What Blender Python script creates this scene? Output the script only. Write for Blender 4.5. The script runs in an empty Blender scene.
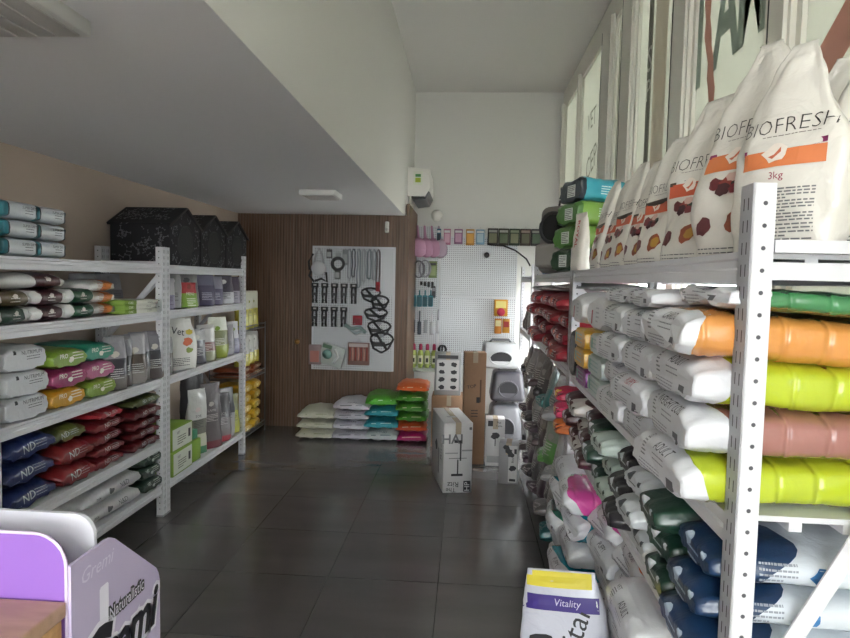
import bpy, bmesh, math, random
from mathutils import Vector, Matrix, noise
from mathutils.bvhtree import BVHTree
C = bpy.context.scene
COL = C.collection
rnd = random.Random(7)
PI = math.pi

# ------------------------------------------------------------------ materials
def lin(h):
    if isinstance(h, str):
        h = h.lstrip('#'); c = [int(h[i:i+2], 16)/255 for i in (0, 2, 4)]
    else: c = list(h)
    return tuple((x/12.92 if x <= .04045 else ((x+.055)/1.055)**2.4) for x in c) + (1,)
MATS = {}
def mat(name, col='#808080', rough=.5, bump=0, scale=20, metal=0, coat=0, vary=0, alpha=1, trans=0, stretch=(1,1,1), detail=3):
    if name in MATS: return MATS[name]
    m = bpy.data.materials.new(name); m.use_nodes = True
    nt = m.node_tree; b = nt.nodes['Principled BSDF']
    b.inputs['Base Color'].default_value = lin(col)
    b.inputs['Roughness'].default_value = rough
    b.inputs['Metallic'].default_value = metal
    b.inputs['Coat Weight'].default_value = coat
    b.inputs['Coat Roughness'].default_value = .12
    b.inputs['Alpha'].default_value = alpha
    b.inputs['Transmission Weight'].default_value = trans
    if bump or vary:
        tc = nt.nodes.new('ShaderNodeTexCoord'); mp = nt.nodes.new('ShaderNodeMapping')
        mp.inputs['Scale'].default_value = stretch
        n = nt.nodes.new('ShaderNodeTexNoise'); n.inputs['Scale'].default_value = scale
        n.inputs['Detail'].default_value = detail; n.inputs['Distortion'].default_value = .6
        nt.links.new(tc.outputs['Object'], mp.inputs[0]); nt.links.new(mp.outputs[0], n.inputs['Vector'])
        if bump:
            bp = nt.nodes.new('ShaderNodeBump'); bp.inputs['Strength'].default_value = bump
            bp.inputs['Distance'].default_value = .01
            nt.links.new(n.outputs['Fac'], bp.inputs['Height']); nt.links.new(bp.outputs[0], b.inputs['Normal'])
        if vary:
            mx = nt.nodes.new('ShaderNodeMixRGB'); c = lin(col)
            mx.inputs['Color1'].default_value = tuple(x*(1-vary) for x in c[:3])+(1,)
            mx.inputs['Color2'].default_value = tuple(min(1, x*(1+vary)) for x in c[:3])+(1,)
            nt.links.new(n.outputs['Fac'], mx.inputs['Fac']); nt.links.new(mx.outputs[0], b.inputs['Base Color'])
    MATS[name] = m
    return m
def film(hexc):      # glossy printed plastic film of a bag
    return mat('film_'+hexc, hexc, .34, .55, 16, coat=.25, detail=4)
def matte(hexc):
    return mat('matte_'+hexc, hexc, .65)
def ink(hexc):
    return mat('ink_'+hexc, hexc, .5)
INK = ink('#25252a')

# ------------------------------------------------------------------ mesh building
class MB:
    def __init__(s): s.v = []; s.f = []; s.m = []; s.mats = []; s.sm = []
    def mi(s, m):
        if m not in s.mats: s.mats.append(m)
        return s.mats.index(m)
    def add(s, vs, fs, m, smooth=False):
        o = len(s.v); k = s.mi(m)
        s.v += [tuple(v) for v in vs]
        for f in fs: s.f.append(tuple(i+o for i in f)); s.m.append(k); s.sm.append(smooth)
    def box(s, a, b, m, mtx=None):
        x0, y0, z0 = a; x1, y1, z1 = b
        vs = [Vector(q) for q in ((x0,y0,z0),(x1,y0,z0),(x1,y1,z0),(x0,y1,z0),(x0,y0,z1),(x1,y0,z1),(x1,y1,z1),(x0,y1,z1))]
        if mtx: vs = [mtx@v for v in vs]
        s.add(vs, [(0,3,2,1),(4,5,6,7),(0,1,5,4),(1,2,6,5),(2,3,7,6),(3,0,4,7)], m)
    def rbox(s, a, b, m, r=.005, seg=2):
        bm = bmesh.new(); bmesh.ops.create_cube(bm, size=1)
        for v in bm.verts: v.co = Vector([(a[i]+b[i])/2+v.co[i]*(b[i]-a[i]) for i in range(3)])
        bmesh.ops.bevel(bm, geom=bm.edges[:], offset=r, segments=seg, profile=.5, affect='EDGES')
        s.bm(bm, m, True)
    def bm(s, bm, m, smooth=False):
        bm.verts.index_update()
        s.add([v.co.copy() for v in bm.verts], [[v.index for v in f.verts] for f in bm.faces], m, smooth); bm.free()
    def prism(s, poly, frame, length, m):   # poly 2D; frame (o, u, v, w): extruded along w
        o, u, v, w = [Vector(q) for q in frame]; n = len(poly)
        vs = [o+u*p[0]+v*p[1] for p in poly]+[o+u*p[0]+v*p[1]+w*length for p in poly]
        s.add(vs, [tuple(range(n))[::-1], tuple(range(n, 2*n))]+[(i, (i+1) % n, n+(i+1) % n, n+i) for i in range(n)], m)
    def tube(s, pts, r, m, n=8, closed=False, smooth=True):
        pts = [Vector(p) for p in pts]; vs = []; N = len(pts)
        for i, p in enumerate(pts):
            if closed: d = pts[(i+1) % N]-pts[i-1]
            else: d = pts[min(i+1, N-1)]-pts[max(i-1, 0)]
            d.normalize(); a = d.orthogonal().normalized() if abs(d.z) > .9 else d.cross(Vector((0,0,1))).normalized(); b = d.cross(a)
            rr = r[i] if isinstance(r, (list, tuple)) else r
            vs += [p+(a*math.cos(2*PI*k/n)+b*math.sin(2*PI*k/n))*rr for k in range(n)]
        fs = []
        for i in range(N if closed else N-1):
            j = (i+1) % N
            fs += [(i*n+k, i*n+(k+1) % n, j*n+(k+1) % n, j*n+k) for k in range(n)]
        if not closed: fs += [tuple(range(n))[::-1], tuple(range((N-1)*n, N*n))]
        s.add(vs, fs, m, smooth)
    def lathe(s, prof, m, c=(0,0,0), n=20, axis='z', smooth=True):
        vs = []
        for r, z in prof:
            for k in range(n):
                a = 2*PI*k/n; q = (r*math.cos(a), r*math.sin(a), z)
                if axis == 'y': q = (q[0], q[2], q[1])
                if axis == 'x': q = (q[2], q[0], q[1])
                vs.append((q[0]+c[0], q[1]+c[1], q[2]+c[2]))
        fs = [(i*n+k, i*n+(k+1) % n, (i+1)*n+(k+1) % n, (i+1)*n+k) for i in range(len(prof)-1) for k in range(n)]
        fs += [tuple(range(n))[::-1], tuple(range((len(prof)-1)*n, len(prof)*n))]
        s.add(vs, fs, m, smooth)
    def mesh(s, name):
        me = bpy.data.meshes.new(name); me.from_pydata(s.v, [], s.f)
        for m in s.mats: me.materials.append(m)
        for p, k, sm in zip(me.polygons, s.m, s.sm): p.material_index = k; p.use_smooth = sm
        me.update(); return me
    def build(s, name, parent=None, link=True):
        o = bpy.data.objects.new(name, s.mesh(name))
        if link: COL.objects.link(o)
        if parent: o.parent = parent
        return o
def tag(o, label=None, cat=None, group=None, kind=None):
    for k, v in (('label', label), ('category', cat), ('group', group), ('kind', kind)):
        if v: o[k] = v
    return o
def empty(name, loc=(0,0,0), rz=0, link=True):
    o = bpy.data.objects.new(name, None); o.empty_display_size = .1
    if link: COL.objects.link(o)
    o.location = loc; o.rotation_euler = (0, 0, rz); return o
def inst(src, loc, rot=(0,0,0), label=None, cat=None, group=None, scale=None):
    def rec(o, par):
        c = o.copy(); COL.objects.link(c)
        if par: c.parent = par
        for ch in KIDS.get(o.name, []): rec(ch, c)
        return c
    c = rec(src, None); c.location = loc
    c.rotation_euler = (0, 0, rot) if isinstance(rot, (int, float)) else rot
    if scale: c.scale = scale
    return tag(c, label, cat, group)
KIDS = {}
def tmpl(o, kids=()):
    KIDS[o.name] = list(kids)
    return o

# ------------------------------------------------------------------ printing on surfaces
_T = {}
def text2d(s, shear=0, bold=0):
    key = (s, shear, bold)
    if key not in _T:
        cu = bpy.data.curves.new('tmp', 'FONT'); cu.body = s; cu.align_x = 'CENTER'; cu.align_y = 'CENTER'
        cu.resolution_u = 2; cu.shear = shear; cu.offset = bold
        o = bpy.data.objects.new('tmp', cu); COL.objects.link(o)
        dg = bpy.context.evaluated_depsgraph_get()
        me = bpy.data.meshes.new_from_object(o.evaluated_get(dg))
        bm = bmesh.new(); bm.from_mesh(me); bmesh.ops.triangulate(bm, faces=bm.faces[:])
        for _ in range(2):
            L = [e for e in bm.edges if e.calc_length() > .22]
            if L: bmesh.ops.subdivide_edges(bm, edges=L, cuts=1)
            bmesh.ops.triangulate(bm, faces=bm.faces[:])
        bm.verts.index_update()
        vs = [(v.co.x, v.co.y) for v in bm.verts]; fs = [tuple(v.index for v in f.verts) for f in bm.faces]
        bm.free(); bpy.data.objects.remove(o); bpy.data.curves.remove(cu); bpy.data.meshes.remove(me)
        xs = [v[0] for v in vs] or [0]; ys = [v[1] for v in vs] or [0]
        cx, cy = (min(xs)+max(xs))/2, (min(ys)+max(ys))/2
        _T[key] = ([(x-cx, y-cy) for x, y in vs], fs, max(xs)-min(xs), max(ys)-min(ys))
    return _T[key]
def grid2d(w, h, nx=6, ny=4):
    return ([(-w/2+w*i/nx, -h/2+h*j/ny) for j in range(ny+1) for i in range(nx+1)],
            [(j*(nx+1)+i, j*(nx+1)+i+1, (j+1)*(nx+1)+i+1, (j+1)*(nx+1)+i) for j in range(ny) for i in range(nx)])
def blob2d(r, seed, n=14):
    q = random.Random(seed); vs = [(0, 0)]; rr = [r*(.75+.4*q.random()) for _ in range(n)]
    for k in (.5, 1):
        vs += [(rr[i]*k*math.cos(2*PI*i/n), rr[i]*k*.72*math.sin(2*PI*i/n)) for i in range(n)]
    fs = [(0, 1+i, 1+(i+1) % n) for i in range(n)]+[(1+i, 1+n+i, 1+n+(i+1) % n, 1+(i+1) % n) for i in range(n)]
    return vs, fs
class Print:      # lays flat marks onto the surface of a mesh by casting them along -d
    def __init__(s, me, off=.0016):
        s.t = BVHTree.FromPolygons([v.co for v in me.vertices], [tuple(p.vertices) for p in me.polygons]) if me else None
        s.b = MB(); s.off = off
    def put(s, shape, c, d, up, m, rot=0, off=None):
        vs, fs = shape[0], shape[1]; c = Vector(c); d = Vector(d).normalized(); up = Vector(up)
        ux = up.cross(d).normalized(); uy = d.cross(ux)
        cr, sr = math.cos(rot), math.sin(rot); out = []; ok = []
        off = off or s.off
        for x, y in vs:
            x, y = x*cr-y*sr, x*sr+y*cr
            p = c+ux*x+uy*y+d*.6
            h = s.t.ray_cast(p, -d, 1.2) if s.t else None
            if h and h[0] is not None and (h[0]-c).length < .45: out.append(h[0]+d*off); ok.append(True)
            else: out.append(c+ux*x+uy*y+d*off); ok.append(s.t is None)
        s.b.add(out, [f for f in fs if all(ok[i] for i in f)], m)
    def text(s, st, hgt, c, d, up, m=None, rot=0, shear=0, bold=0, sx=1, off=None):
        vs, fs, w, h = text2d(st, shear, bold); k = hgt/text2d(st, shear, 0)[3]
        s.put(([(x*k*sx, y*k) for x, y in vs], fs), c, d, up, m or INK, rot, off)
    def para(s, w, h, rows, c, d, up, m=None, seed=1, off=None):
        q = random.Random(seed); vs = []; fs = []
        for r in range(rows):
            y = h/2-h*r/max(1, rows-1); x = -w/2
            end = w/2*(1 if r % 4 != 3 else .3)
            while x < end:
                L = w*q.uniform(.04, .13); x1 = min(x+L, end); t = h/rows*.26; k = len(vs)
                vs += [(x, y-t), (x1, y-t), (x1, y+t), (x, y+t)]; fs.append((k, k+1, k+2, k+3)); x = x1+w*.02
        s.put((vs, fs), c, d, up, m or INK, off=off)
    def obj(s, name='printed_label', parent=None, link=False):
        return s.b.build(name, parent, link)

# ------------------------------------------------------------------ bags
def sm(x): x = max(0, min(1, x)); return x*x*(3-2*x)
def sackmesh(L, W, H, zones, a=.35, f0=.05, b=.3, f1=.05, w0=.86, w1=.86, seam0=0, seam1=0, amp=.006, seed=0, stand=False, n=2.7, wave=0, nt=30, nf=26, bottomflat=True, creases=0, lean=0, pill=0, taper=False, side=.5):
    """zones: [(t_end, hex or material)] along the length."""
    me = MB(); ts = []
    bounds = [z[0] for z in zones]
    for i in range(nt+1):
        t = i/nt; ts.append(.5-.5*math.cos(PI*t) if True else t)
    ts = sorted(set([round(t, 4) for t in ts]+[b_ for b_ in bounds if 0 < b_ < 1]))
    rows = [(t, 0) for t in ts]
    if seam0: rows = [(ts[0], -seam0)]+rows
    if seam1: rows = rows+[(ts[-1], seam1)]
    vs = []
    for t, ex in rows:
        s0 = min(1, t/a) if a else 1; s1 = min(1, (1-t)/b) if b else 1
        hf = (f0+(1-f0)*math.sqrt(max(0, 1-(1-s0)**2)))*(f1+(1-f1)*math.sqrt(max(0, 1-(1-s1)**2)))
        wf = (w0+(1-w0)*math.sqrt(max(0, 1-(1-s0)**2)))*(w1+(1-w1)*math.sqrt(max(0, 1-(1-s1)**2)))
        if taper:      # gusseted pouch: walls close in a straight line to a wide flat seam
            hf = (f0+(1-f0)*math.sqrt(max(0, 1-(1-s0)**2)))*(f1+(1-f1)*min(1, s1)**.85)
            wf = (w0+(1-w0)*s0)*(w1+(1-w1)*min(1, s1/side)**.8)
        if ex: hf = .012
        if pill: hf *= 1-pill*.5*(1+math.cos(t*L*90))*.12
        for k in range(nf):
            ph = 2*PI*k/nf; c, s = math.cos(ph), math.sin(ph)
            y = W/2*wf*math.copysign(abs(c)**(2/n), c); z = H/2*hf*math.copysign(abs(s)**(2/n), s)
            x = L*t+ex
            nv = Vector((x*7+seed*3.1, y*9, z*9+seed))
            dn = (noise.noise(nv)*amp+noise.noise(nv*3.3)*amp*.45)*(0.25 if ex else 1)
            edge = (1-min(s0, s1))
            dn += amp*(.35 if stand else .8)*edge*math.sin(ph*(5 if stand else 9)+seed+3*noise.noise(Vector((x*11, seed, 0))))*(0 if ex else 1)
            if stand: dn += amp*1.5*noise.noise(Vector((x*5+seed, y*6-z*4, seed*2.2)))
            y += dn*c; z += dn*s*(1 if hf > .1 else .3)
            if creases and not ex: dn2 = -H*.022*max(0, math.cos(t*2*PI*creases*3+.35*s))**24; z += dn2*s; y += dn2*c*1.3
            zb = H/2*(1-.4*(1-hf)) if bottomflat and not stand else H/2
            z += zb
            if bottomflat and not stand: z = max(.001, z)
            if wave: # shift along length near colour boundaries, as printed wraps do
                for bt in bounds:
                    if 0 < bt < 1: x += wave*math.sin(ph*2+seed*1.3)*math.exp(-((t-bt)/.09)**2)
            vs.append((x, y, z))
    nr = len(rows)
    def zmat(t):
        for e, h in zones:
            if t <= e+1e-5: return h
        return zones[-1][1]
    groups = {}
    for i in range(nr-1):
        h = zmat((rows[i][0]+rows[i+1][0])/2 if not rows[i][1] else 0)
        groups.setdefault(h, []).extend([(i*nf+k, i*nf+(k+1) % nf, (i+1)*nf+(k+1) % nf, (i+1)*nf+k) for k in range(nf)])
    groups.setdefault(zones[0][1], []).append(tuple(range(nf))[::-1])
    groups.setdefault(zones[-1][1], []).append(tuple(range((nr-1)*nf, nr*nf)))
    if stand: vs = [(z-H/2+lean*x*x, y, x) for x, y, z in vs]
    k0 = len(me.v); me.v = vs
    for h, fs in groups.items():
        k = me.mi(film(h) if isinstance(h, str) else h)
        for f in fs: me.f.append(f if not stand else f[::-1]); me.m.append(k); me.sm.append(len(f) == 4)
    return me
def bag(name, key, deco=None, **kw):
    if key in BAGS: return BAGS[key]
    me = sackmesh(**kw); o = me.build(name, link=False); kids = []
    if deco:
        p = Print(o.data); deco(p)
        if p.b.f: kids.append(p.obj()); kids[-1].parent = o
    BAGS[key] = tmpl(o, kids); return o
BAGS = {}
F = (-1, 0, 0); UP = (0, 0, 1)
ORD = ['bottom', 'second from the bottom', 'third from the bottom', 'fourth from the bottom', 'fifth from the bottom', 'sixth from the bottom']
def lay(i, n): return 'topmost' if i == n-1 and n > 1 else ('lowest' if i == 0 else ('second' if i == 1 else ('third' if i == 2 else ('fourth' if i == 3 else 'fifth')))+' from bottom')
NTH = ['first', 'second', 'third', 'fourth', 'fifth', 'sixth', 'seventh', 'eighth', 'ninth', 'tenth', 'eleventh', 'twelfth']

# ------------------------------------------------------------------ camera
f_, yaw, pit, roll, H_ = 618.59, -.06544, .06156, .02261, 1.6222
Fd = Vector((math.sin(yaw)*math.cos(pit), math.cos(yaw)*math.cos(pit), -math.sin(pit)))
Rt = Vector((math.cos(yaw), -math.sin(yaw), 0)); Uu = Rt.cross(Fd)
Xc = Rt*math.cos(roll)+Uu*math.sin(roll); Yc = -Rt*math.sin(roll)+Uu*math.cos(roll)
cd = bpy.data.cameras.new('camera'); cam = bpy.data.objects.new('camera', cd); COL.objects.link(cam)
cam.matrix_world = Matrix(((Xc.x, Yc.x, -Fd.x, 0), (Xc.y, Yc.y, -Fd.y, 0), (Xc.z, Yc.z, -Fd.z, H_), (0, 0, 0, 1)))
cd.sensor_width = 36; cd.lens = f_*36/850; cd.clip_start = .05
C.camera = cam
C.view_settings.view_transform = 'Standard'; C.view_settings.look = 'None'
C.view_settings.exposure = 0.0; C.view_settings.gamma = 1; C.view_settings.use_curve_mapping = False

# ------------------------------------------------------------------ room
XL, XK, XW, YW, YB, YF = -2.48, -.67, 1.1, 6.57, 7.62, -2.6
ZL, ZC = 2.31, 3.9
wallwhite = mat('painted_wall', '#d4d3cf', .7, .05, 60)
wallbrown = mat('painted_wall_beige', '#ab9c8e', .75, .05, 60)
ceilm = mat('painted_ceiling', '#d2d0cd', .8, .03, 50)
def struct(name, mb): return tag(mb.build(name), kind='structure')
def fl_mat():
    m = bpy.data.materials.new('grey_porcelain_tile'); m.use_nodes = True; nt = m.node_tree; b = nt.nodes['Principled BSDF']
    tc = nt.nodes.new('ShaderNodeTexCoord'); sx = nt.nodes.new('ShaderNodeSeparateXYZ'); nt.links.new(tc.outputs['Object'], sx.inputs[0])
    def M(op, a, b_=None, c=None):
        n = nt.nodes.new('ShaderNodeMath'); n.operation = op
        for i, q in enumerate((a, b_, c)):
            if q is None: continue
            if isinstance(q, (int, float)): n.inputs[i].default_value = q
            else: nt.links.new(q, n.inputs[i])
        return n.outputs[0]
    def line(co, off):
        fr = M('FRACT', M('DIVIDE', M('ADD', co, off), .6))
        return M('LESS_THAN', M('MULTIPLY', M('MINIMUM', fr, M('SUBTRACT', 1.0, fr)), .6), .0022)
    g = M('MAXIMUM', line(sx.outputs[0], 6.1104), line(sx.outputs[1], 6-.239-.0))
    nz = nt.nodes.new('ShaderNodeTexNoise'); nz.inputs['Scale'].default_value = 2.2; nz.inputs['Detail'].default_value = 5
    mp = nt.nodes.new('ShaderNodeMapping'); mp.inputs['Scale'].default_value = (.6, 2.5, 1)
    nt.links.new(tc.outputs['Object'], mp.inputs[0]); nt.links.new(mp.outputs[0], nz.inputs['Vector'])
    cr = nt.nodes.new('ShaderNodeMixRGB'); cr.inputs[1].default_value = lin('#545251'); cr.inputs[2].default_value = lin('#686564')
    nt.links.new(nz.outputs['Fac'], cr.inputs[0])
    mx = nt.nodes.new('ShaderNodeMixRGB'); mx.inputs[2].default_value = lin('#1d1c1c')
    nt.links.new(g, mx.inputs[0]); nt.links.new(cr.outputs[0], mx.inputs[1]); nt.links.new(mx.outputs[0], b.inputs['Base Color'])
    b.inputs['Roughness'].default_value = .16; b.inputs['Specular IOR Level'].default_value = .85
    n2 = nt.nodes.new('ShaderNodeTexNoise'); n2.inputs['Scale'].default_value = 5; n2.inputs['Detail'].default_value = 3
    nt.links.new(tc.outputs['Object'], n2.inputs['Vector'])
    bp = nt.nodes.new('ShaderNodeBump'); bp.inputs['Strength'].default_value = .06; bp.inputs['Distance'].default_value = .02
    nt.links.new(n2.outputs['Fac'], bp.inputs['Height']); nt.links.new(bp.outputs[0], b.inputs['Normal'])
    return m
m = MB(); m.box((XL-.1, YF-.1, -.1), (XW+.12, YB+.1, 0), fl_mat()); struct('floor', m)
m = MB(); m.box((XL-.12, YF, 0), (XL, YW+.05, ZL), wallbrown); struct('wall_left', m)
m = MB(); m.box((XL-.12, YF, ZL-.004), (XK-.001, YW+.4, ZL+.03), mat('painted_soffit', '#dadbde', .8, .03, 50)); struct('ceiling_low', m)
m = MB(); m.box((XK-.12, YF, ZL-.003), (XK, YB, ZC), wallwhite); struct('wall_bulkhead', m)
m = MB(); m.box((XK-.12, YF, ZC), (XW+.2, YB+.1, ZC+.12), ceilm); struct('ceiling_high', m)
m = MB(); m.box((XK-.12, YB, 0), (XW+.2, YB+.12, ZC), wallwhite); struct('wall_back', m)
# slatted timber wall with the flush door at its left
def wood_mat(name, c1, c2, sc=(18, 18, .9)):
    m = bpy.data.materials.new(name); m.use_nodes = True; nt = m.node_tree; b = nt.nodes['Principled BSDF']
    tc = nt.nodes.new('ShaderNodeTexCoord'); mp = nt.nodes.new('ShaderNodeMapping'); mp.inputs['Scale'].default_value = sc
    n = nt.nodes.new('ShaderNodeTexNoise'); n.inputs['Scale'].default_value = 2.5; n.inputs['Detail'].default_value = 5
    nt.links.new(tc.outputs['Object'], mp.inputs[0]); nt.links.new(mp.outputs[0], n.inputs['Vector'])
    r = nt.nodes.new('ShaderNodeValToRGB'); r.color_ramp.elements[0].position = .35; r.color_ramp.elements[1].position = .68
    r.color_ramp.elements[0].color = lin(c1); r.color_ramp.elements[1].color = lin(c2)
    nt.links.new(n.outputs['Fac'], r.inputs[0]); nt.links.new(r.outputs[0], b.inputs['Base Color']); b.inputs['Roughness'].default_value = .5
    return m
walnut = wood_mat('walnut_slats', '#54402f', '#735847')
def slats(x0, x1, z0, z1, y, pitch=.03):
    m = MB(); m.box((x0, y+.012, z0), (x1, y+.1, z1), walnut); n = int((x1-x0)/pitch)
    for i in range(n):
        x = x0+(x1-x0)*i/n
        m.box((x+.003, y, z0), (x+(x1-x0)/n-.003, y+.012, z1), walnut)
    return m
struct('wall_timber', slats(-1.86, XK+.02, 0, ZL, YW))
dr = tag(slats(XL, -1.866, 0, ZL-.0, YW+.004).build('door_1'), kind='structure')
m = MB(); br = mat('brass', '#b98f5a', .3, metal=1)
m.lathe([(.012, 0), (.012, -.03), (.026, -.04), (.03, -.055), (.02, -.07), (.004, -.073)], br, (-1.80, YW, .94), 16, 'y'); m.build('door_handle', dr)
m = MB(); m.box((XK+.02, YW-.0, 0), (XK+.05, YB, ZL+.12), walnut); m.box((XK-.12, YW+.1, 0), (XK+.02, YB, ZL+.0), wallwhite); struct('trim_1', m)
m = MB(); m.box((XL, -1, 0), (XL+.012, YW, .08), matte('#8f8a84')); struct('baseboard_left', m)

# ------------------------------------------------------------------ right window wall
alu = mat('aluminium_frame', '#dad8ce', .45, .03, 30)
vin = mat('frosted_vinyl', '#c9cac2', .6)
nt = vin.node_tree; b = nt.nodes['Principled BSDF']
tr = nt.nodes.new('ShaderNodeBsdfTranslucent'); tr.inputs[0].default_value = lin('#cfd0c6')
mx = nt.nodes.new('ShaderNodeMixShader'); mx.inputs[0].default_value = .27
nt.links.new(b.outputs[0], mx.inputs[1]); nt.links.new(tr.outputs[0], mx.inputs[2]); nt.links.new(mx.outputs[0], nt.nodes['Material Output'].inputs[0])
def vinyl(hexc, t=.3):
    if 'v'+hexc in MATS: return MATS['v'+hexc]
    m = bpy.data.materials.new('vinyl_'+hexc); m.use_nodes = True; nt = m.node_tree; b = nt.nodes['Principled BSDF']
    b.inputs['Base Color'].default_value = lin(hexc); b.inputs['Roughness'].default_value = .6
    tr = nt.nodes.new('ShaderNodeBsdfTranslucent'); tr.inputs[0].default_value = lin(hexc)
    mx = nt.nodes.new('ShaderNodeMixShader'); mx.inputs[0].default_value = t
    nt.links.new(b.outputs[0], mx.inputs[1]); nt.links.new(tr.outputs[0], mx.inputs[2]); nt.links.new(mx.outputs[0], nt.nodes['Material Output'].inputs[0])
    MATS['v'+hexc] = m; return m
glass = bpy.data.materials.new('clear_glass'); glass.use_nodes = True; nt = glass.node_tree
nt.nodes.remove(nt.nodes['Principled BSDF'])
ga = nt.nodes.new('ShaderNodeBsdfTransparent'); ga.inputs[0].default_value = (.96, .97, .96, 1)
gb = nt.nodes.new('ShaderNodeBsdfGlossy'); gb.inputs['Roughness'].default_value = .02
lw = nt.nodes.new('ShaderNodeLayerWeight'); pw_ = nt.nodes.new('ShaderNodeMath'); pw_.operation = 'POWER'; pw_.inputs[1].default_value = 4; nt.links.new(lw.outputs['Facing'], pw_.inputs[0]); fr = nt.nodes.new('ShaderNodeMath'); fr.operation = 'MULTIPLY_ADD'; fr.inputs[1].default_value = .5; fr.inputs[2].default_value = .04; nt.links.new(pw_.outputs[0], fr.inputs[0])
gm = nt.nodes.new('ShaderNodeMixShader'); nt.links.new(fr.outputs[0], gm.inputs[0]); nt.links.new(ga.outputs[0], gm.inputs[1]); nt.links.new(gb.outputs[0], gm.inputs[2])
nt.links.new(gm.outputs[0], nt.nodes['Material Output'].inputs[0])
m = MB()
m.box((XW, YF, 0), (XW+.14, YB, .3), wallwhite); m.box((XW+.0, YF, 3.72), (XW+.14, YB, ZC), alu)
struct('wall_right', m)
mull = [(7.45, 7.62), (6.4, 6.56), (5.0, 5.42), (4.35, 4.72), (3.27, 3.56), (2.25, 2.44), (.9, 1.08), (-.5, -.3), (-1.9, -1.7)]
for i, (a, b_) in enumerate(mull):
    m = MB(); m.box((XW-.02, a, .3), (XW+.08, b_, 3.72), alu)
    m.box((XW-.035, a+.02, .3), (XW-.02, a+.045, 3.72), alu); m.box((XW-.022, b_-.03, .3), (XW-.018, b_-.022, 3.72), matte('#3a3a38'))
    struct('trim_%d' % (i+2), m)
VZ = 1.86     # vinyl starts here on the far panes, clear glass below
for i in range(len(mull)-1):
    a = mull[i+1][1]; b_ = mull[i][0]
    root = tag(empty('window_%d' % (i+1), (XW+.03, (a+b_)/2, .3)), kind='structure'); w = (b_-a)/2
    g = MB(); g.box((-.004, -w, 0), (.004, w, 3.42), glass); g.build('glass_pane', root)
    fm = MB(); fm.box((-.03, -w, 0), (.03, -w+.035, 3.42), alu); fm.box((-.03, w-.035, 0), (.03, w, 3.42), alu)
    fm.box((-.03, -w, 0), (.03, w, .05), alu); fm.box((-.03, -w, 3.37), (.03, w, 3.42), alu); fm.box((-.03, -w, VZ-.34), (.03, w, VZ-.3), alu)
    fm.build('window_frame', root)
    v = MB(); v.box((-.011, -w+.035, VZ-.3 if i < 5 else .05), (-.007, w-.035, 3.37), vin); v.build('vinyl_film', root)  # near panes: film added down to the sill to block daylight on nearby bags
    p = Print(None); X = -.014
    def P(shape_, y, z, mt, rot=0): p.put(shape_, (X, y, z-.3), (-1, 0, 0), (0, 0, 1), mt, rot, .0005)
    G, RD, DK = vinyl('#93a294', 0), vinyl('#bf8d80', .3), vinyl('#77776c', .15)
    if i == 4:    # the pane reading AM
        p.text('A', .44, (X, .04, 2.86-.3), (-1,0,0), (0,0,1), G, sx=.62, bold=.03, off=.0005); p.text('M', .44, (X, -.215, 2.86-.3), (-1,0,0), (0,0,1), G, sx=.56, bold=.03, off=.0005)
        P(grid2d(.06, .7), w-.065, 2.95, G)
        vs = []; fs = []
        for k in range(13):
            t = k/12; yy = .22+.05*math.sin(t*5); zz = 3.25-t*.85
            vs += [(yy-.045+.01*(k % 2), zz), (yy+.045-.012*(k % 3), zz)]
            if k: fs.append((2*k-2, 2*k-1, 2*k+1, 2*k))
        p.put(([(-y, z-2.8) for y, z in vs], fs), (X, 0, 2.8-.3), (-1,0,0), (0,0,1), RD, 0, .0006)
    if i == 5:
        P(grid2d(1.1, .14, 20), .2, 2.5, RD, .62); P(grid2d(1.1, .06, 20), .1, 2.30, G, .62)
    if i in (3,):
        P(grid2d(.1, 1.2), .12, 2.9, DK); P(grid2d(.25, 1.6), -.1, 2.95, vinyl('#c9bfb2', .35))
        p.text('S', .16, (X, .12, 3.05-.3), (-1,0,0), (0,0,1), vin, off=.001); p.text('P', .13, (X, .12, 2.86-.3), (-1,0,0), (0,0,1), vin, off=.001)
    if i == 2: P(grid2d(.1, 1.5), 0, 2.8, vinyl('#a9ab9c', .3))
    if i == 1:
        p.text('CEP', .2, (X, -.05, 2.75-.3), (-1,0,0), (0,0,1), DK, rot=.25, off=.0005); p.text('VET', .16, (X, 0, 3.15-.3), (-1,0,0), (0,0,1), DK, off=.0005)
    if p.b.f: p.b.build('vinyl_lettering', root)
# front shop window behind the camera (daylight comes in here)
m = MB(); m.box((XL-.1, YF-.12, ZC-.4), (XW+.2, YF, ZC), wallwhite); m.box((XL-.1, YF-.12, 0), (XL+.6, YF, ZL+.1), wallwhite); m.box((XL+.6, YF-.12, 0), (XW+.14, YF, .9), wallwhite); m.box((.5, YF-.12, .9), (XW+.14, YF, ZC-.4), wallwhite); struct('wall_front', m)  # unseen wall closed in around the window to cut light on near bags
root = tag(empty('window_front', (0, YF-.06, .9)), kind='structure')
g = MB(); g.box((XL+.6, -.004, 0), (.5, .004, 2.6), glass); g.build('glass_pane', root)
g = MB()
for x in (XL+.6, -1.1, -.3, .45): g.box((x, -.04, 0), (x+.05, .04, 2.6), alu)
g.build('window_frame', root)
# outdoors: pavement and a pale building across the street
m = MB(); m.box((-30, -30, -.25), (40, 30, -.12), mat('street_paving', '#9a9894', .8, .1, 8)); struct('ground', m)
bld = empty('street_building', (15, 4, -.12)); tag(bld, 'pale building across the street seen through the window strip under the top shelf', 'building')
m = MB(); m.box((0, -14, 0), (5, 14, 2.9), mat('render_wall', '#cfd4d4', .8)); m.build('wall', bld)
for i in range(6):
    m = MB(); m.box((-.06, -11+i*4, 1.0), (0, -9.4+i*4, 2.3), matte('#5f7f9a')); m.build('shutter', bld)

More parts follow.
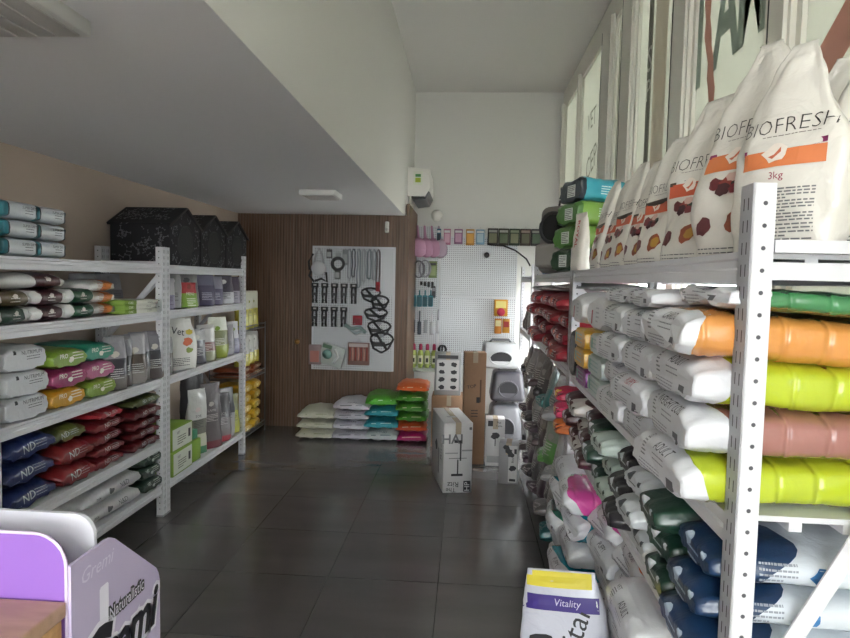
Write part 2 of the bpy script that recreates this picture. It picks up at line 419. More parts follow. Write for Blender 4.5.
# ------------------------------------------------------------------ shelving racks
rackm = mat('white_painted_steel', '#cfcfd3', .42, .02, 30)
rackh = mat('punched_hole', '#4b4b50', .6)
def rack(label, o, along, into, L, D, H, shelves, deep=.058, posts=(1, 1), braces=None):
    """o: floor corner at the aisle side; local x along the aisle, local y into the shelf."""
    rz = math.atan2(along[1], along[0]); root = empty('storage_rack', o, rz)
    sgn = 1 if (along[0]*into[1]-along[1]*into[0]) > 0 else -1    # into = +y or -y in local
    tag(root, label, 'shelf rack', 'white steel storage racks along the walls')
    def S(y): return y*sgn
    pw = .045; holes = []
    for ix, x in enumerate((0, L-pw)):
        if not posts[ix]: continue
        for y in (0, D-pw):
            m = MB()
            y0, y1 = sorted((S(y), S(y+pw)))
            ribs = [(0, 0), (.012, 0), (.012, .004), (.018, .004), (.018, 0), (.03, 0), (.03, .004), (.036, .004), (.036, 0), (.05, 0)]
            m.box((x, y0+.004, 0), (x+.05, y1, H), rackm)
            yy0, yy1 = sorted((S(y), S(y)+sgn*.004))
            for a_, b_ in ((0, .012), (.018, .03), (.036, .05)): m.box((x+a_, yy0, 0), (x+b_, yy1, H), rackm)
            m.box((x-.003, y0-.002, 0), (x+.053, y1+.002, .012), matte('#8d8d92'))
            n = int(H/.04)
            for k in range(1, n):
                z = k*.04+.014; cy = (y0+y1)/2
                for xx, d in ((x-.0008, -1), (x+.0508, 1)):
                    vs = [(xx, cy+.0042*math.cos(q*PI/4), z+.0042*math.sin(q*PI/4)) for q in range(8)]
                    m.add(vs, [tuple(range(8))] if d > 0 else [tuple(range(8))[::-1]], rackh)
                ys = S(y)-sgn*.0006
                m.add([(x+.013, ys, z-.011), (x+.017, ys, z-.011), (x+.017, ys, z+.011), (x+.013, ys, z+.011)], [(0,1,2,3)], rackh)
                m.add([(x+.031, ys, z-.011), (x+.035, ys, z-.011), (x+.035, ys, z+.011), (x+.031, ys, z+.011)], [(0,1,2,3)], rackh)
            m.build('post', root)
        for z in shelves:
            m = MB(); y0, y1 = sorted((S(pw), S(D-pw)))
            m.box((x+.004, y0, z-.003), (x+.028, y1, z+.02), rackm)
            if z == shelves[0]: m.box((x+.012, y0, z-.052), (x+.036, y1, z-.02), rackm); m.build('crossbar', root)
        for zf, zb in (braces[ix] if braces else []):      # height at the aisle post, height at the rear post
            m = MB(); a_ = Vector((x+.006, S(pw*.6), zf)); b_ = Vector((x+.006, S(D-pw*.7), zb))
            d = (b_-a_); u = Vector((0, -d.z, d.y)).normalized()*.016
            m.add([a_+u, a_-u, b_-u, b_+u, a_+u+Vector((.004,0,0)), a_-u+Vector((.004,0,0)), b_-u+Vector((.004,0,0)), b_+u+Vector((.004,0,0))],
                  [(0,1,2,3),(7,6,5,4),(0,4,5,1),(1,5,6,2),(2,6,7,3),(3,7,4,0)], rackm); m.build('diagonal_brace', root)
    for z in shelves:
        prof = [(0, 0), (0, -.012), (.006, -.016), (.006, -.03), (0, -.034), (0, -deep), (.018, -deep), (.018, -deep+.004), (.03, -.012), (.03, 0)]
        for y, s in ((0.004, 1), (D-.004, -1)):
            m = MB(); m.prism([(p_[0], p_[1]) for p_ in prof], ((.05, S(y), z), (0, sgn*s, 0), (0, 0, 1), (1, 0, 0)), L-.1, rackm); m.build('beam', root)
        m = MB(); y0, y1 = sorted((S(.034), S(D-.034))); m.box((.05, y0, z-.012), (L-.05, y1, z-.001), rackm)
        for q in range(1, 4): m.box((.05, y0+(y1-y0)*q/4-.012, z-.03), (L-.05, y0+(y1-y0)*q/4+.012, z-.012), rackm)
        m.build('shelf_panel', root)
    return root
rack('white steel rack nearest the purple display on the left wall', (-1.99, 2.46, 0), (0, 1), (-1, 0), 1.525, .46, 1.805, [1.69, 1.385, .94, .52, .22], braces=[[(.25, .9), (1.62, 1.2)], [(1.62, 1.15), (.85, 1.1), (.2, .8)]])
rack('white steel rack at the far end of the left wall, under the bone-patterned pet houses', (-1.99, 3.992, 0), (0, 1), (-1, 0), 1.49, .46, 1.805, [1.69, 1.385, .94, .22], braces=[[(.25, .9), (1.62, 1.2)], [(1.62, 1.15), (.85, 1.1), (.2, .8)]])
TA = math.radians(.95); O = Vector((.505, 1.15, 0)); DD = Vector((math.sin(TA), math.cos(TA), 0)); NN = Vector((math.cos(TA), -math.sin(TA), 0))
def RR(s, d, z): return O+DD*s+NN*d+Vector((0, 0, z))
rack('white steel rack nearest the camera on the right, carrying tall white pouches', RR(0, 0, 0), (DD.x, DD.y), (NN.x, NN.y), 2.08, .46, 1.81, [1.69, 1.19, .868, .2], braces=[[(.80, 1.56), (.75, .3)], [(1.6, 1.25), (.2, .8)]])
rack('white steel rack further back on the right, holding glossy red bags', RR(2.092, 0, 0), (DD.x, DD.y), (NN.x, NN.y), 2.08, .44, 1.81, [1.69, 1.19, .868, .53, .2], braces=[[], [(1.6, 1.25)]])
rack('white steel rack in the far right corner beside the big pegboard', (.64, 6.15, 0), (0, 1), (1, 0), 1.2, .4, 1.81, [1.69, 1.1, .5, .15])

# ================================================================== LEFT RACKS
PI2 = PI/2
WH, SIL, NAVY, RED, DKRED, OLIVE = '#d2d2d0', '#a8a8ac', '#1c2a56', '#7c2026', '#5a1a20', '#5d6230'
def place_left(src, y, z, label, cat, group, dep=0, rot=PI, j=.01, scale=None):
    """front end (t=0) faces the aisle; y is the middle of the item along the shelf."""
    return inst(src, (-2.0-dep+rnd.uniform(-j, j), y, z+.001), rot+rnd.uniform(-.02, .02), label, cat, group, scale)
# --- grey-and-teal packs, two columns of three
def deco_pad(p):
    p.text('SUPER DRY', .012, (.15, -.17, .055), (0, -1, 0), UP, INK, sx=1)     # long side faces the aisle after turning
    p.para(.05, .012, 2, (.15, -.17, .035), (0, -1, 0), UP, INK, 3)
pad = bag('puppy_pad_pack', 'pad', deco_pad, L=.208, W=.33, H=.081, zones=[(.1, '#2f6f78'), (.14, '#20262c'), (.93, '#c3c8cc'), (1, '#2c3e44')], a=.12, f0=.75, b=.1, f1=.8, w0=.96, w1=.97, amp=.004, seed=2, n=5)
for c in range(2):
    for r in range(3):
        inst(pad, (-2.0-.165+rnd.uniform(-.008, .008), 2.572+c*.213, 1.692+r*.0825), PI2+rnd.uniform(-.02, .02),
             'grey and teal pad pack, %s of three in the %s column above the left rack' % (['lowest', 'middle', 'topmost'][r], ['left', 'right'][c]), 'pack', 'grey pad packs on top of the left rack')
# --- three bone-print fabric pet houses
bone = bpy.data.materials.new('black_bone_print_fabric'); bone.use_nodes = True
bone.node_tree.nodes['Principled BSDF'].inputs['Base Color'].default_value = lin('#17161a'); bone.node_tree.nodes['Principled BSDF'].inputs['Roughness'].default_value = .85
bmark = ink('#5d5d62'); meshm = mat('black_mesh_window', '#0c0c0e', .7, .4, 200)
def bone2d(L, q):
    w = L*.14; vs = [(-L/2, -w/2), (L/2, -w/2), (L/2, w/2), (-L/2, w/2)]; fs = [(0, 1, 2, 3)]
    for x in (-L/2, L/2):
        for y in (-w*.9, w*.9):
            k = len(vs); vs += [(x+w*.95*math.cos(i*PI/3), y+w*.95*math.sin(i*PI/3)) for i in range(6)]; fs.append(tuple(range(k, k+6)))
    return vs, fs
def make_house():
    w, h, e, D = .245, .40, .27, .42
    m = MB(); poly = [(-w+.01, 0), (w-.01, 0), (w-.01, e), (0, h-.012), (-w+.01, e)]
    m.prism(poly, ((0, 0, 0), (0, 1, 0), (0, 0, 1), (1, 0, 0)), D, bone)
    me = m.mesh('body'); o = bpy.data.objects.new('body', me)
    rm = MB()
    for s in (-1, 1):
        a = Vector((0, 0, h)); b_ = Vector((0, s*(w+.002), e-.002)); d = (b_-a).normalized(); nrm = Vector((0, -d.z*s, d.y*s)).normalized()*.014
        vs = []
        for x in (-.015, D+.015): vs += [Vector((x, 0, 0))+q for q in (a-nrm*.2, b_-nrm*.2, b_+nrm, a+nrm)]
        rm.add(vs, [(0,1,2,3),(7,6,5,4),(0,4,5,1),(1,5,6,2),(2,6,7,3),(3,7,4,0)], bone)
    roof = rm.build('roof', link=False)
    tr = MB()
    for s in (-1, 1): tr.tube([(-.017, 0, h+.006), (-.017, s*(w+.016), e-.008)], .006, matte('#2b2423'), 6)
    trim = tr.build('roof_piping', link=False)
    win = MB(); vs = [(-.003, .13*math.cos(k*PI/14), .155+.125*math.sin(k*PI/14)) for k in range(28)]
    win.add(vs, [tuple(range(28))[::-1]], meshm); win.tube([(-.004, .13*math.cos(k*PI/14), .155+.125*math.sin(k*PI/14)) for k in range(28)], .005, matte('#222226'), 6, True)
    window = win.build('mesh_opening', link=False)
    p = Print(None, .001); q = random.Random(4)
    def scatter(c0, ux, d, n, test, W_, H_s):
        for _ in range(n):
            x, y = q.uniform(-W_, W_), q.uniform(0, H_s)
            if not test(x, y): continue
            p.put(bone2d(q.uniform(.018, .036), q), Vector(c0)+Vector(ux)*x+UPV*y, d, (0, 0, 1), bmark, q.uniform(0, 6.28), .001)
    UPV = Vector((0, 0, 1))
    scatter((0, 0, .01), (0, 1, 0), (-1, 0, 0), 110, lambda x, y: abs(x) < w-.03 and y < e+(1-abs(x)/w)*(h-e)-.04 and (x*x/.02+((y-.145)/.15)**2) > 1, w, h)
    for s in (-1, 1):
        scatter((D/2, s*(w-.009), .01), (1, 0, 0), (0, s, 0), 70, lambda x, y: abs(x) < D/2-.02 and y < e-.03, D/2, e)
        a = Vector((0, 0, h)); b_ = Vector((0, s*(w+.015), e-.012)); d = (b_-a); dn = d.normalized(); nrm = Vector((0, -dn.z*s, dn.y*s)).normalized()
        if nrm.z < 0: nrm = -nrm
        for _ in range(95):
            c = a+d*q.uniform(.06, .94)+Vector((q.uniform(.01, D-.01), 0, 0))+nrm*.015
            p.put(bone2d(q.uniform(.018, .036), q), c, nrm, (1, 0, 0), bmark, q.uniform(0, 6.28), .001)
    pr = p.obj('bone_print')
    root = empty('pet_house', link=False)
    for k in (o, roof, window): k.parent = root
    trim.parent = roof; pr.parent = o
    tmpl(o, [pr]); tmpl(roof, [trim]); tmpl(root, [o, roof, window]); return root
house = make_house()
for i, y in enumerate((4.36, 4.86, 5.36)):
    inst(house, (-2.02, y-.02, 1.692), PI, 'black bone-print fabric pet house, %s' % ['nearest and largest in view', 'middle', 'furthest, by the timber wall'][i], 'pet house', 'bone-print pet houses on top of the left rack')
# --- second shelf: rolled packs with white ends, orange packs, flat CORE cartons
def roll(hexc, key, em='#c9c4bd'):
    def d(p):
        p.put(blob2d(.016, 3), (.125, -.14, .045), (0, -1, .25), UP, ink(em)); p.para(.05, .014, 2, (.125, -.14, .028), (0, -1, .25), UP, ink(em), 5)
    return bag('rolled_food_pack', 'roll'+key, d, L=.24, W=.3, H=.078, zones=[(.17, WH), (.8, hexc), (1, WH)], a=.3, f0=.5, b=.25, f1=.6, amp=.009, seed=len(key), wave=.014, n=3.6)
def place_along(src, x, y, z, label, cat, group, rot=PI2, j=.008):
    """length lies along the shelf, the left side seen from the aisle"""
    return inst(src, (x+rnd.uniform(-j, j), y, z+.001), rot+rnd.uniform(-.03, .03), label, cat, group)
gr = 'rolled food packs on the second shelf of the left rack'
cols = [[('dark green', '#1f3a2b'), ('olive brown', '#4c3f22')], [('maroon', '#3d1a20'), ('maroon', '#431c22')], [('bottle green', '#1d4a30'), ('bottle green', '#1d4a30')]]
for c, col in enumerate(cols):
    for r, (nm, hx) in enumerate(col):
        place_along(roll(hx, nm.replace(' ', '')), -2.16, 2.52+c*.236, 1.386+r*.077, '%s rolled pack with white ends, %s row, %s along the second shelf' % (nm, ['bottom', 'upper'][r], ['first', 'next', 'third'][c]), 'food pack', gr)
place_along(bag('rolled_food_pack', 'longroll', lambda p: p.put(blob2d(.02, 9), (.33, -.15, .05), (0, -1, .25), UP, ink('#c9c4bd')), L=.47, W=.3, H=.078, zones=[(.52, WH), (.88, '#3d1a20'), (1, WH)], a=.3, f0=.2, b=.2, f1=.4, seed=5, wave=.012), -2.16, 2.53, 1.541, 'long white and maroon pack lying on top of the rolled packs', 'food pack', gr)
oran = bag('rolled_food_pack', 'orange', lambda p: p.para(.07, .03, 4, (.09, -.14, .035), (0, -1, .2), UP, ink('#9a5a3a')), L=.24, W=.28, H=.066, zones=[(.5, WH), (.88, '#d07a34'), (1, WH)], a=.3, f0=.3, b=.3, f1=.4, seed=8, wave=.03)
for r in range(3):
    place_along(oran, -2.15, 3.225-(.02 if r == 2 else 0), 1.386+r*.066, 'white and orange food pack, %s of the stack of three beside the CORE cartons' % ['lowest', 'middle', 'topmost'][r], 'food pack', gr)
def core():
    m = MB(); m.rbox((0, -.16, 0), (.13, .16, .026), matte('#7c9a3c'), .002, 1); m.rbox((.13, -.16, 0), (.38, .16, .026), matte('#cfd0c4'), .002, 1)
    o = m.build('food_carton', link=False); p = Print(None)
    p.text('CORE', .014, (.065, -.16, .013), (0, -1, 0), UP, ink('#e5ead0'), off=.001); p.para(.06, .008, 2, (.28, -.16, .013), (0, -1, 0), UP, INK, 7)
    k = p.obj(); k.parent = o; return tmpl(o, [k])
core = core()
for r in range(3):
    inst(core, (-2.14, 3.475, 1.386+r*.027), PI2+[0, .03, -.02][r], 'flat green and white CORE carton, %s of three' % ['lowest', 'middle', 'topmost'][r], 'carton', 'CORE cartons on the second shelf')
def pouch(key, zones, W=.15, H=.24, D=.08, deco=None, seed=1, name='food_pouch', w1=.9, lean=0, b=.8, seam=.014, a=.08):
    return bag(name, 'p'+key, deco, L=H, W=W, H=D, zones=zones, a=a, f0=.75, b=b, f1=.04, w0=.97, w1=w1, seam1=seam, amp=.007, seed=seed, stand=True, n=3.2, lean=lean, taper=True)
def dfront(txt, col='#e6e6e6', blobc=None, h=.02, z=.14, pw=.08):
    def d(p):
        if txt: p.text(txt, h, (-.04, 0, z), F, UP, ink(col))
        p.para(pw, .05, 5, (-.04, 0, z-.06), F, UP, ink(col), 4)
        if blobc: p.put(blob2d(.025, 5), (-.04, 0, z+.05), F, UP, ink(blobc))
    return d
clearg = pouch('clearg', [(.6, '#76757a'), (1, '#9a999e')], .13, .22, .09, dfront('', '#55545a'), 3, b=.85, w1=.7)
for i in range(4):
    place_left(clearg, 3.53+i*.125, 1.386, 'grey see-through pouch standing behind the CORE cartons, %s from the left' % NTH[i], 'pouch', 'grey pouches behind the CORE cartons', dep=.30, rot=PI-.5)
# --- third shelf
def lie(key, hexc, W=.28, H=.105, L=.42, txt=None, tc='#e8e8e8', zones=None, seed=1, f0=.62, extra=None, name='food_bag', a=.3, w0=.93, n=3):
    def d(p):
        if txt: p.text(txt, H*.22, (0, W*.18, H*.62), (-1, 0, .12), UP, ink(tc), bold=.01); p.para(W*.3, H*.3, 3, (0, -W*.2, H*.58), (-1, 0, .12), UP, ink(tc), seed)
        else: p.para(W*.45, H*.3, 3, (0, 0, H*.55), (-1, 0, .12), UP, ink(tc), seed)
        p.put(blob2d(H*.2, seed), (0, -W*.02, H*.4), (-1, 0, .12), UP, ink(tc))
        if extra: extra(p)
    return bag(name, 'l'+key, d, L=L, W=W, H=H, zones=zones or [(1, hexc)], a=a, f0=f0, b=.3, f1=.1, w0=w0, seed=seed, amp=.007, n=n)
wsack = bag('food_bag', 'wsack', lambda p: (p.text('NUTRIMUM', .018, (0, -.04, .085), (-1, 0, .1), UP, INK), p.para(.09, .012, 2, (0, -.05, .06), (-1, 0, .1), UP, INK, 2), p.put(grid2d(.018, .018), (0, .07, .09), (-1, 0, .1), UP, INK)),
            L=.42, W=.285, H=.115, zones=[(1, '#c2c4c8')], a=.2, f0=.7, b=.3, f1=.1, w0=.95, seed=4, n=4)
for r in range(3):
    place_left(wsack, 2.69, .941+r*.113, 'white printed food bag, %s of three at the near end of the middle shelf' % ['lowest', 'middle', 'topmost'][r], 'food bag', 'bags on the middle shelf of the left rack')
c3 = [[('yellow', '#c9962a'), ('magenta', '#94245f'), ('lime green', '#7d9a3c')], [('yellow green', '#839c40'), ('pink', '#b9608a'), ('teal green', '#2c8a72')]]
for c, col in enumerate(c3):
    for r, (nm, hx) in enumerate(col):
        place_left(lie(nm, hx, .285, .102, .4, 'PRO', '#e9e6dc', seed=3+r+c), 2.99+c*.288, .941+r*.1, '%s food bag, %s in the colourful pile on the middle shelf' % (nm, ['bottom', 'middle', 'top'][r]), 'food bag', 'bags on the middle shelf of the left rack')
dk = [pouch('dk%d' % i, [(.3, c1), (.62, c2), (1, c3_)], .15, .3, .09, dfront('', '#cfcfcf', '#c9c4bc', z=.16), 10+i, b=.7, w1=.85) for i, (c1, c2, c3_) in enumerate([('#6e6a68', '#34323a', '#8d8b90'), ('#5a5250', '#2b2a30', '#77757c'), ('#8b8784', '#4b4038', '#a19ea2')])]
for i in range(5):
    place_left(dk[i % 3], 3.47+i*.112, .941, 'smoky see-through pouch on the middle shelf, %s from the colourful pile' % NTH[i], 'pouch', 'smoky pouches on the middle shelf', dep=.06+.03*(i % 2), j=.02, rot=PI-.55)
# --- fourth shelf: navy, dark red and olive ND bags
def nd(key, hexc, W=.34, H=.118, seed=1, L=.43):
    def d(p):
        p.text('ND', H*.33, (0, W*.08, H*.5), (-1, 0, .15), UP, ink('#b9c2c4'), rot=.12, bold=.005)
        for k in range(3): p.para(W*.22, .006, 1, (0, -W*.17, H*(.62-.12*k)), (-1, 0, .15), UP, ink('#aab2b8'), seed+k)
        p.put(([(-.03, -.002), (.03, -.0005), (.03, .0015), (-.03, .002)], [(0, 1, 2, 3)]), (0, W*.32, H*.2), (-1, 0, .1), UP, ink('#c5c5c8'), .2)
    return bag('food_bag', 'nd'+key, d, L=L, W=W, H=H, zones=[(1, hexc)], a=.35, f0=.35, b=.3, f1=.1, w0=.95, seed=seed, amp=.012, n=2.4)
for r in range(3):
    place_left(nd('navy', NAVY, seed=2), 2.72, .521+r*.116, 'navy blue glossy ND bag, %s of the stack of three' % ['lowest', 'middle', 'topmost'][r], 'food bag', 'ND bags on the fourth shelf')
gnd = 'ND bags on the fourth shelf'
for c, (y, n_, W, H) in enumerate([(3.055, 2, .3, .115), (3.36, 4, .3, .074), (3.75, 4, .36, .07)]):
    for r in range(n_):
        place_left(nd('red%d' % c, ['#7a2428', '#6a1d24', '#571a1f'][c], W, H, seed=6+c), y, .521+r*(H-.004), 'dark red glossy ND bag, %s in the %s red stack' % (lay(r, n_), ['near', 'middle', 'far'][c]), 'food bag', gnd)
place_left(nd('olive', '#59602c', .3, .09, seed=9), 3.03, .745, 'olive green ND bag lying on the near red stack', 'food bag', gnd, dep=.03)
place_left(nd('olive2', '#4b5228', .36, .07, seed=10), 3.76, .79, 'olive green ND bag on top of the far red stack', 'food bag', gnd)
place_left(nd('redtop', '#a02a38', .24, .06, seed=11), 3.34, .803, 'bright red shiny bag on top of the middle red stack', 'food bag', gnd)
# --- bottom shelf
def deco_r(p):
    p.text('N&D', .03, (.38, -.16, .055), (0, -1, .3), UP, ink('#4a4a4e')); p.put(blob2d(.025, 2), (.24, -.16, .055), (0, -1, .3), UP, ink('#5a5a60')); p.text('mix', .018, (.12, -.16, .05), (0, -1, .3), UP, ink('#3a3a3e'))
wl = bag('food_bag', 'wlong', deco_r, L=.6, W=.34, H=.1, zones=[(1, '#bcbcbe')], a=.25, f0=.2, b=.2, f1=.3, seed=3, amp=.01)
for r in range(2):
    place_along(wl, -2.17, 3.1+r*.02, .221+r*.098, 'white food bag lying lengthwise on the bottom shelf, %s of two' % ['lower', 'upper'][r], 'food bag', 'bags on the bottom shelf of the left rack')
dg = lie('dgreen', '#24382e', .25, .085, .42, 'VET', '#b9c4bc', seed=4, f0=.4)
for r in range(3):
    place_left(dg, 3.83, .221+r*.083, 'dark green food bag at the end of the bottom shelf, %s of three' % ['lowest', 'middle', 'topmost'][r], 'food bag', 'bags on the bottom shelf of the left rack')
bw = bag('food_bag', 'bw', lambda p: (p.text('ACTIVA', .025, (.42, -.16, .04), (0, -1, .3), UP, INK)), L=.55, W=.34, H=.075, zones=[(.5, '#2a2a2c'), (.56, '#c8c8c8'), (.62, '#2a2a2c'), (1, '#b5b5b0')], a=.2, f0=.2, b=.2, f1=.3, seed=13)
place_along(bw, -2.15, 2.54, .221, 'black and white striped bag on the bottom shelf of the near left rack', 'food bag', 'bags on the bottom shelf of the left rack')
# --- far bay, second shelf
def P2(key, z, W, H, txt='', tc='#e0e0e0', bc=None, s=1, D=.08, w1=.9): return pouch(key, z, W, H, D, dfront(txt, tc, bc, z=H*.6, pw=W*.5), s, w1=w1)
g2 = 'pouches on the second shelf of the far left rack'
row = [(4.1, P2('a1', [(.5, '#8c86a0'), (1, '#b5b2b8')], .13, .2, '', '#55506a', None, 1), 'grey and lilac pouch beside the rack post'),
       (4.25, P2('a2', [(1, '#8f8f90')], .16, .24, '', '#444448', '#c9c9c9', 2), 'grey silver pouch behind the red and green one'),
       (4.42, P2('a3', [(.62, '#7fa03c'), (.85, '#b0353b'), (1, '#b0353b')], .17, .17, 'MENU', '#e6e2d0', '#8a2e2a', 3, w1=.97), 'small red and lime green packet standing at the shelf edge'),
       (4.47, P2('a4', [(1, '#7a7878')], .2, .25, '', '#cfcfcf', '#4a4a4c', 4), 'tall grey pouch with a dog picture behind the red packet'),
       (4.72, P2('a5', [(.7, '#4c465e'), (1, '#6e6a7e')], .17, .23, '', '#b9b4c8', None, 5), 'dark violet pouch on the second shelf'),
       (4.92, P2('a6', [(.6, '#57506c'), (1, '#8d8a99')], .15, .22, '', '#c8c4d4', None, 6), 'violet and grey pouch in the middle of the shelf'),
       (5.12, P2('a7', [(.45, '#c4c4ca'), (1, '#55505e')], .18, .23, 'CAT', '#3a3a40', '#e2e2e2', 7), 'white and black pouch near the far post'),
       (5.3, P2('a8', [(.5, '#a9a4b4'), (1, '#4a3f50')], .15, .22, '', '#3c3644', None, 8), 'plum and white pouch against the far post')]
for i, (y, s_, lb) in enumerate(row): place_left(s_, y, 1.386, lb, 'pouch', g2, dep=.09 if i in (1, 3) else .045, rot=PI-.6 if i not in (2,) else PI-.35)
def dbig(p):
    p.text('Vet', .05, (-.05, .02, .28), F, UP, INK, rot=-.2); p.put(blob2d(.04, 5), (-.05, -.05, .2), F, UP, ink('#c2603c')); p.put(blob2d(.03, 8), (-.05, -.07, .27), F, UP, ink('#c9b23c')); p.put(blob2d(.03, 2), (-.05, -.06, .14), F, UP, ink('#7f8f3a'))
    p.para(.14, .05, 5, (-.05, .01, .06), F, UP, INK, 3)
g3 = 'pouches on the third shelf of the far left rack'
row = [(4.1, P2('b1', [(.6, '#77706c'), (1, '#a9a8aa')], .14, .24, '', '#d8d8d8', '#cfc9c0', 1), 'small brown and silver pouch left of the big white bag'),
       (4.32, pouch('b2', [(1, '#d5d4cf')], .27, .36, .1, dbig, 2, name='food_bag', w1=.75), 'big white bag with vegetable picture on the third shelf'),
       (4.62, P2('b3', [(.7, '#55535a'), (1, '#b5b4b6')], .17, .26, '', '#d8d8d8', '#d8d4cc', 3), 'grey pouch right of the big white bag'),
       (4.79, P2('b4', [(.3, '#8a8c70'), (.55, '#6b3a34'), (1, '#c5c4c2')], .17, .28, '', '#e6e2d8', None, 4), 'white pouch with a dark red band'),
       (4.99, P2('b5', [(.35, '#8f9a3e'), (.7, '#767a4c'), (1, '#cfd2c4')], .2, .33, '', '#e6e6d8', '#7d9a34', 5), 'tall white and lime green pouch'),
       (5.2, P2('b6', [(1, '#96949a')], .15, .25, '', '#55555a', None, 6), 'pale grey pouch behind the far post'),
       (5.34, P2('b7', [(.5, '#8a8aa0'), (1, '#c9c9cc')], .13, .27, '', '#55555a', '#7f8f3a', 7), 'slim white pouch at the far end of the third shelf')]
for i, (y, s_, lb) in enumerate(row): place_left(s_, y, .941, lb, 'pouch', g3, dep=.06 if i != 1 else .05, rot=PI-.6)
# bottom of the far bay
def limebox():
    m = MB(); m.rbox((0, -.16, 0), (.36, .16, .165), matte('#7f9f3c'), .004, 1); o = m.build('food_box', link=False)
    l = MB(); l.box((-.003, -.145, .012), (0, .15, .158), matte('#cdd2c6')); lb = l.build('white_label', link=False)
    p = Print(None); p.para(.13, .05, 4, (-.0035, .02, .07), F, UP, INK, 3, off=.0008); p.put(grid2d(.035, .06), (-.0035, -.1, .09), F, UP, INK, off=.0008); p.text('VET', .02, (-.0035, .07, .125), F, UP, INK, off=.0008)
    k = p.obj(); lb.parent = o; k.parent = o; return tmpl(o, [lb, k])
lb_ = limebox()
for r in range(2): place_left(lb_, 4.24+r*.01, .221+r*.168, 'lime green box with a white label, %s of two on the bottom shelf' % ['lower', 'upper'][r], 'box', 'lime green boxes on the bottom shelf')
m = MB(); m.rbox((0, -.07, 0), (.2, .07, .16), matte('#7fa23a'), .003, 1); m.rbox((.02, -.06, .162), (.2, .06, .23), matte('#2f7a5a'), .003, 1)
sb = tmpl(m.build('food_box', link=False)); place_left(sb, 4.5, .221, 'small green box with a teal top right of the lime green boxes', 'box', None)
g4 = 'pouches on the bottom shelf of the far left rack'
row = [(4.16, P2('c1', [(.6, '#8e8d90'), (1, '#b0afb2')], .15, .3, '', '#4a4a4e', '#4a4a4e', 1), 'silver pouch standing behind the lime green boxes', .24, .26),
       (4.34, P2('c2', [(.6, '#b9b8b6'), (1, '#c5c5c5')], .16, .52, '', '#3c3c40', '#77767a', 2), 'tall white pouch behind the lime green boxes', .38, 0),
       (4.68, P2('c3', [(.12, '#4f8a6a'), (.32, '#c9cbb8'), (.55, '#6e6c62'), (1, '#c2c1bf')], .18, .5, 'ZOE', '#3c3c40', '#ccbbbb', 3), 'white pouch with green foot on the bottom shelf', .08, 0),
       (4.86, P2('c4', [(.12, '#6a2f38'), (1, '#5c5658')], .2, .52, 'LAMB', '#bcb6b4', '#a9a39e', 4), 'tall dark grey pouch with maroon foot, nearer one', .06, 0),
       (5.06, P2('c5', [(.14, '#92303c'), (.5, '#6e6668'), (1, '#4c484a')], .18, .4, 'DUCK', '#bcb6b4', None, 5), 'dark grey pouch with red foot, further one', .05, 0),
       (5.22, P2('c6', [(.5, '#aaa9ab'), (1, '#3a383c')], .16, .42, '', '#2e2e32', '#d8d8d8', 6), 'black and silver pouch on the bottom shelf', .07, 0),
       (5.36, P2('c7', [(.6, '#a6a83e'), (1, '#8a8a60')], .12, .34, '', '#4a4a2e', None, 7), 'yellow green pouch at the far end of the bottom shelf', .07, 0),
       (4.98, P2('c8', [(1, '#2d2b2e')], .22, .62, '', '#bdbdbd', '#8a8a8e', 8), 'large black pouch at the back of the bottom shelf', .26, 0)]
for y, s_, lb, dep, dz in row: place_left(s_, y, .221+(.0 if dz == 0 else .0), lb, 'pouch', g4, dep=dep+(.14 if dz else 0), rot=PI-.55)
# --- black wire rack with yellow bags
wr = empty('wire_rack', (-2.1, 5.75, 0)); tag(wr, 'small wire rack with yellow bags between the left racks and the timber wall', 'wire rack')
blk = mat('grey_wire', '#77777a', .4, metal=.6); 
for x in (0, -.34):
    for y in (0, .62):
        m = MB(); m.tube([(x, y, 0), (x, y, 1.16)], .007, blk); m.build('upright', wr)
for z in (1.1, .62, .07):
    m = MB()
    for dz in (0, .045): m.tube([(0, 0, z+dz), (0, .62, z+dz), (-.34, .62, z+dz), (-.34, 0, z+dz)], .004, blk, 6, True)
    for k in range(16): m.tube([(0, k*.0413, z+.045), (0, k*.0413, z), (-.34, k*.0413, z)], .0022, blk, 5)
    m.build('wire_basket', wr)
ylw = P2('y1', [(.55, '#b5ab2c'), (1, '#cfcdb8')], .15, .36, '', '#5a5a2a', '#8a8a2c', 3)
ylm = P2('y2', [(.4, '#b5a93a'), (1, '#b9b8b0')], .15, .3, '', '#5a5a3a', '#77706a', 4)
for i in range(3): inst(ylw, (-2.17-.02*i, 5.88+i*.19, 1.107), PI-.7, 'yellow and white pouch on the top tier of the wire rack, %s from the left' % NTH[i], 'pouch', 'yellow pouches on the wire rack')
for i in range(3): inst(ylm, (-2.17-.02*i, 5.88+i*.19, .75), PI-.7, 'silver and yellow pouch on the middle tier of the wire rack, %s from the left' % NTH[i], 'pouch', 'yellow pouches on the wire rack')
ybag = lie('ybag', '#c29c2e', .26, .1, .3, None, '#e9e2c0', seed=6, f0=.5); rbag = lie('rbag', '#8c4a2e', .26, .06, .3, None, '#e9e2c0', seed=7, f0=.5)
for c in range(2):
    for r in range(5): inst(ybag, (-2.12, 5.9+c*.29, .078+r*.1), PI+rnd.uniform(-.1, .1), 'yellow bag low on the wire rack, %s in the %s stack' % (lay(r, 5), ['near', 'far'][c]), 'bag', 'yellow bags on the wire rack')
    for r in range(2): inst(rbag, (-2.12, 5.9+c*.29, .628+r*.06), PI+rnd.uniform(-.1, .1), 'brown bag on the wire rack, %s of the %s pair on the middle tier' % (['lower', 'upper'][r], ['near', 'far'][c]), 'bag', 'brown bags on the wire rack')
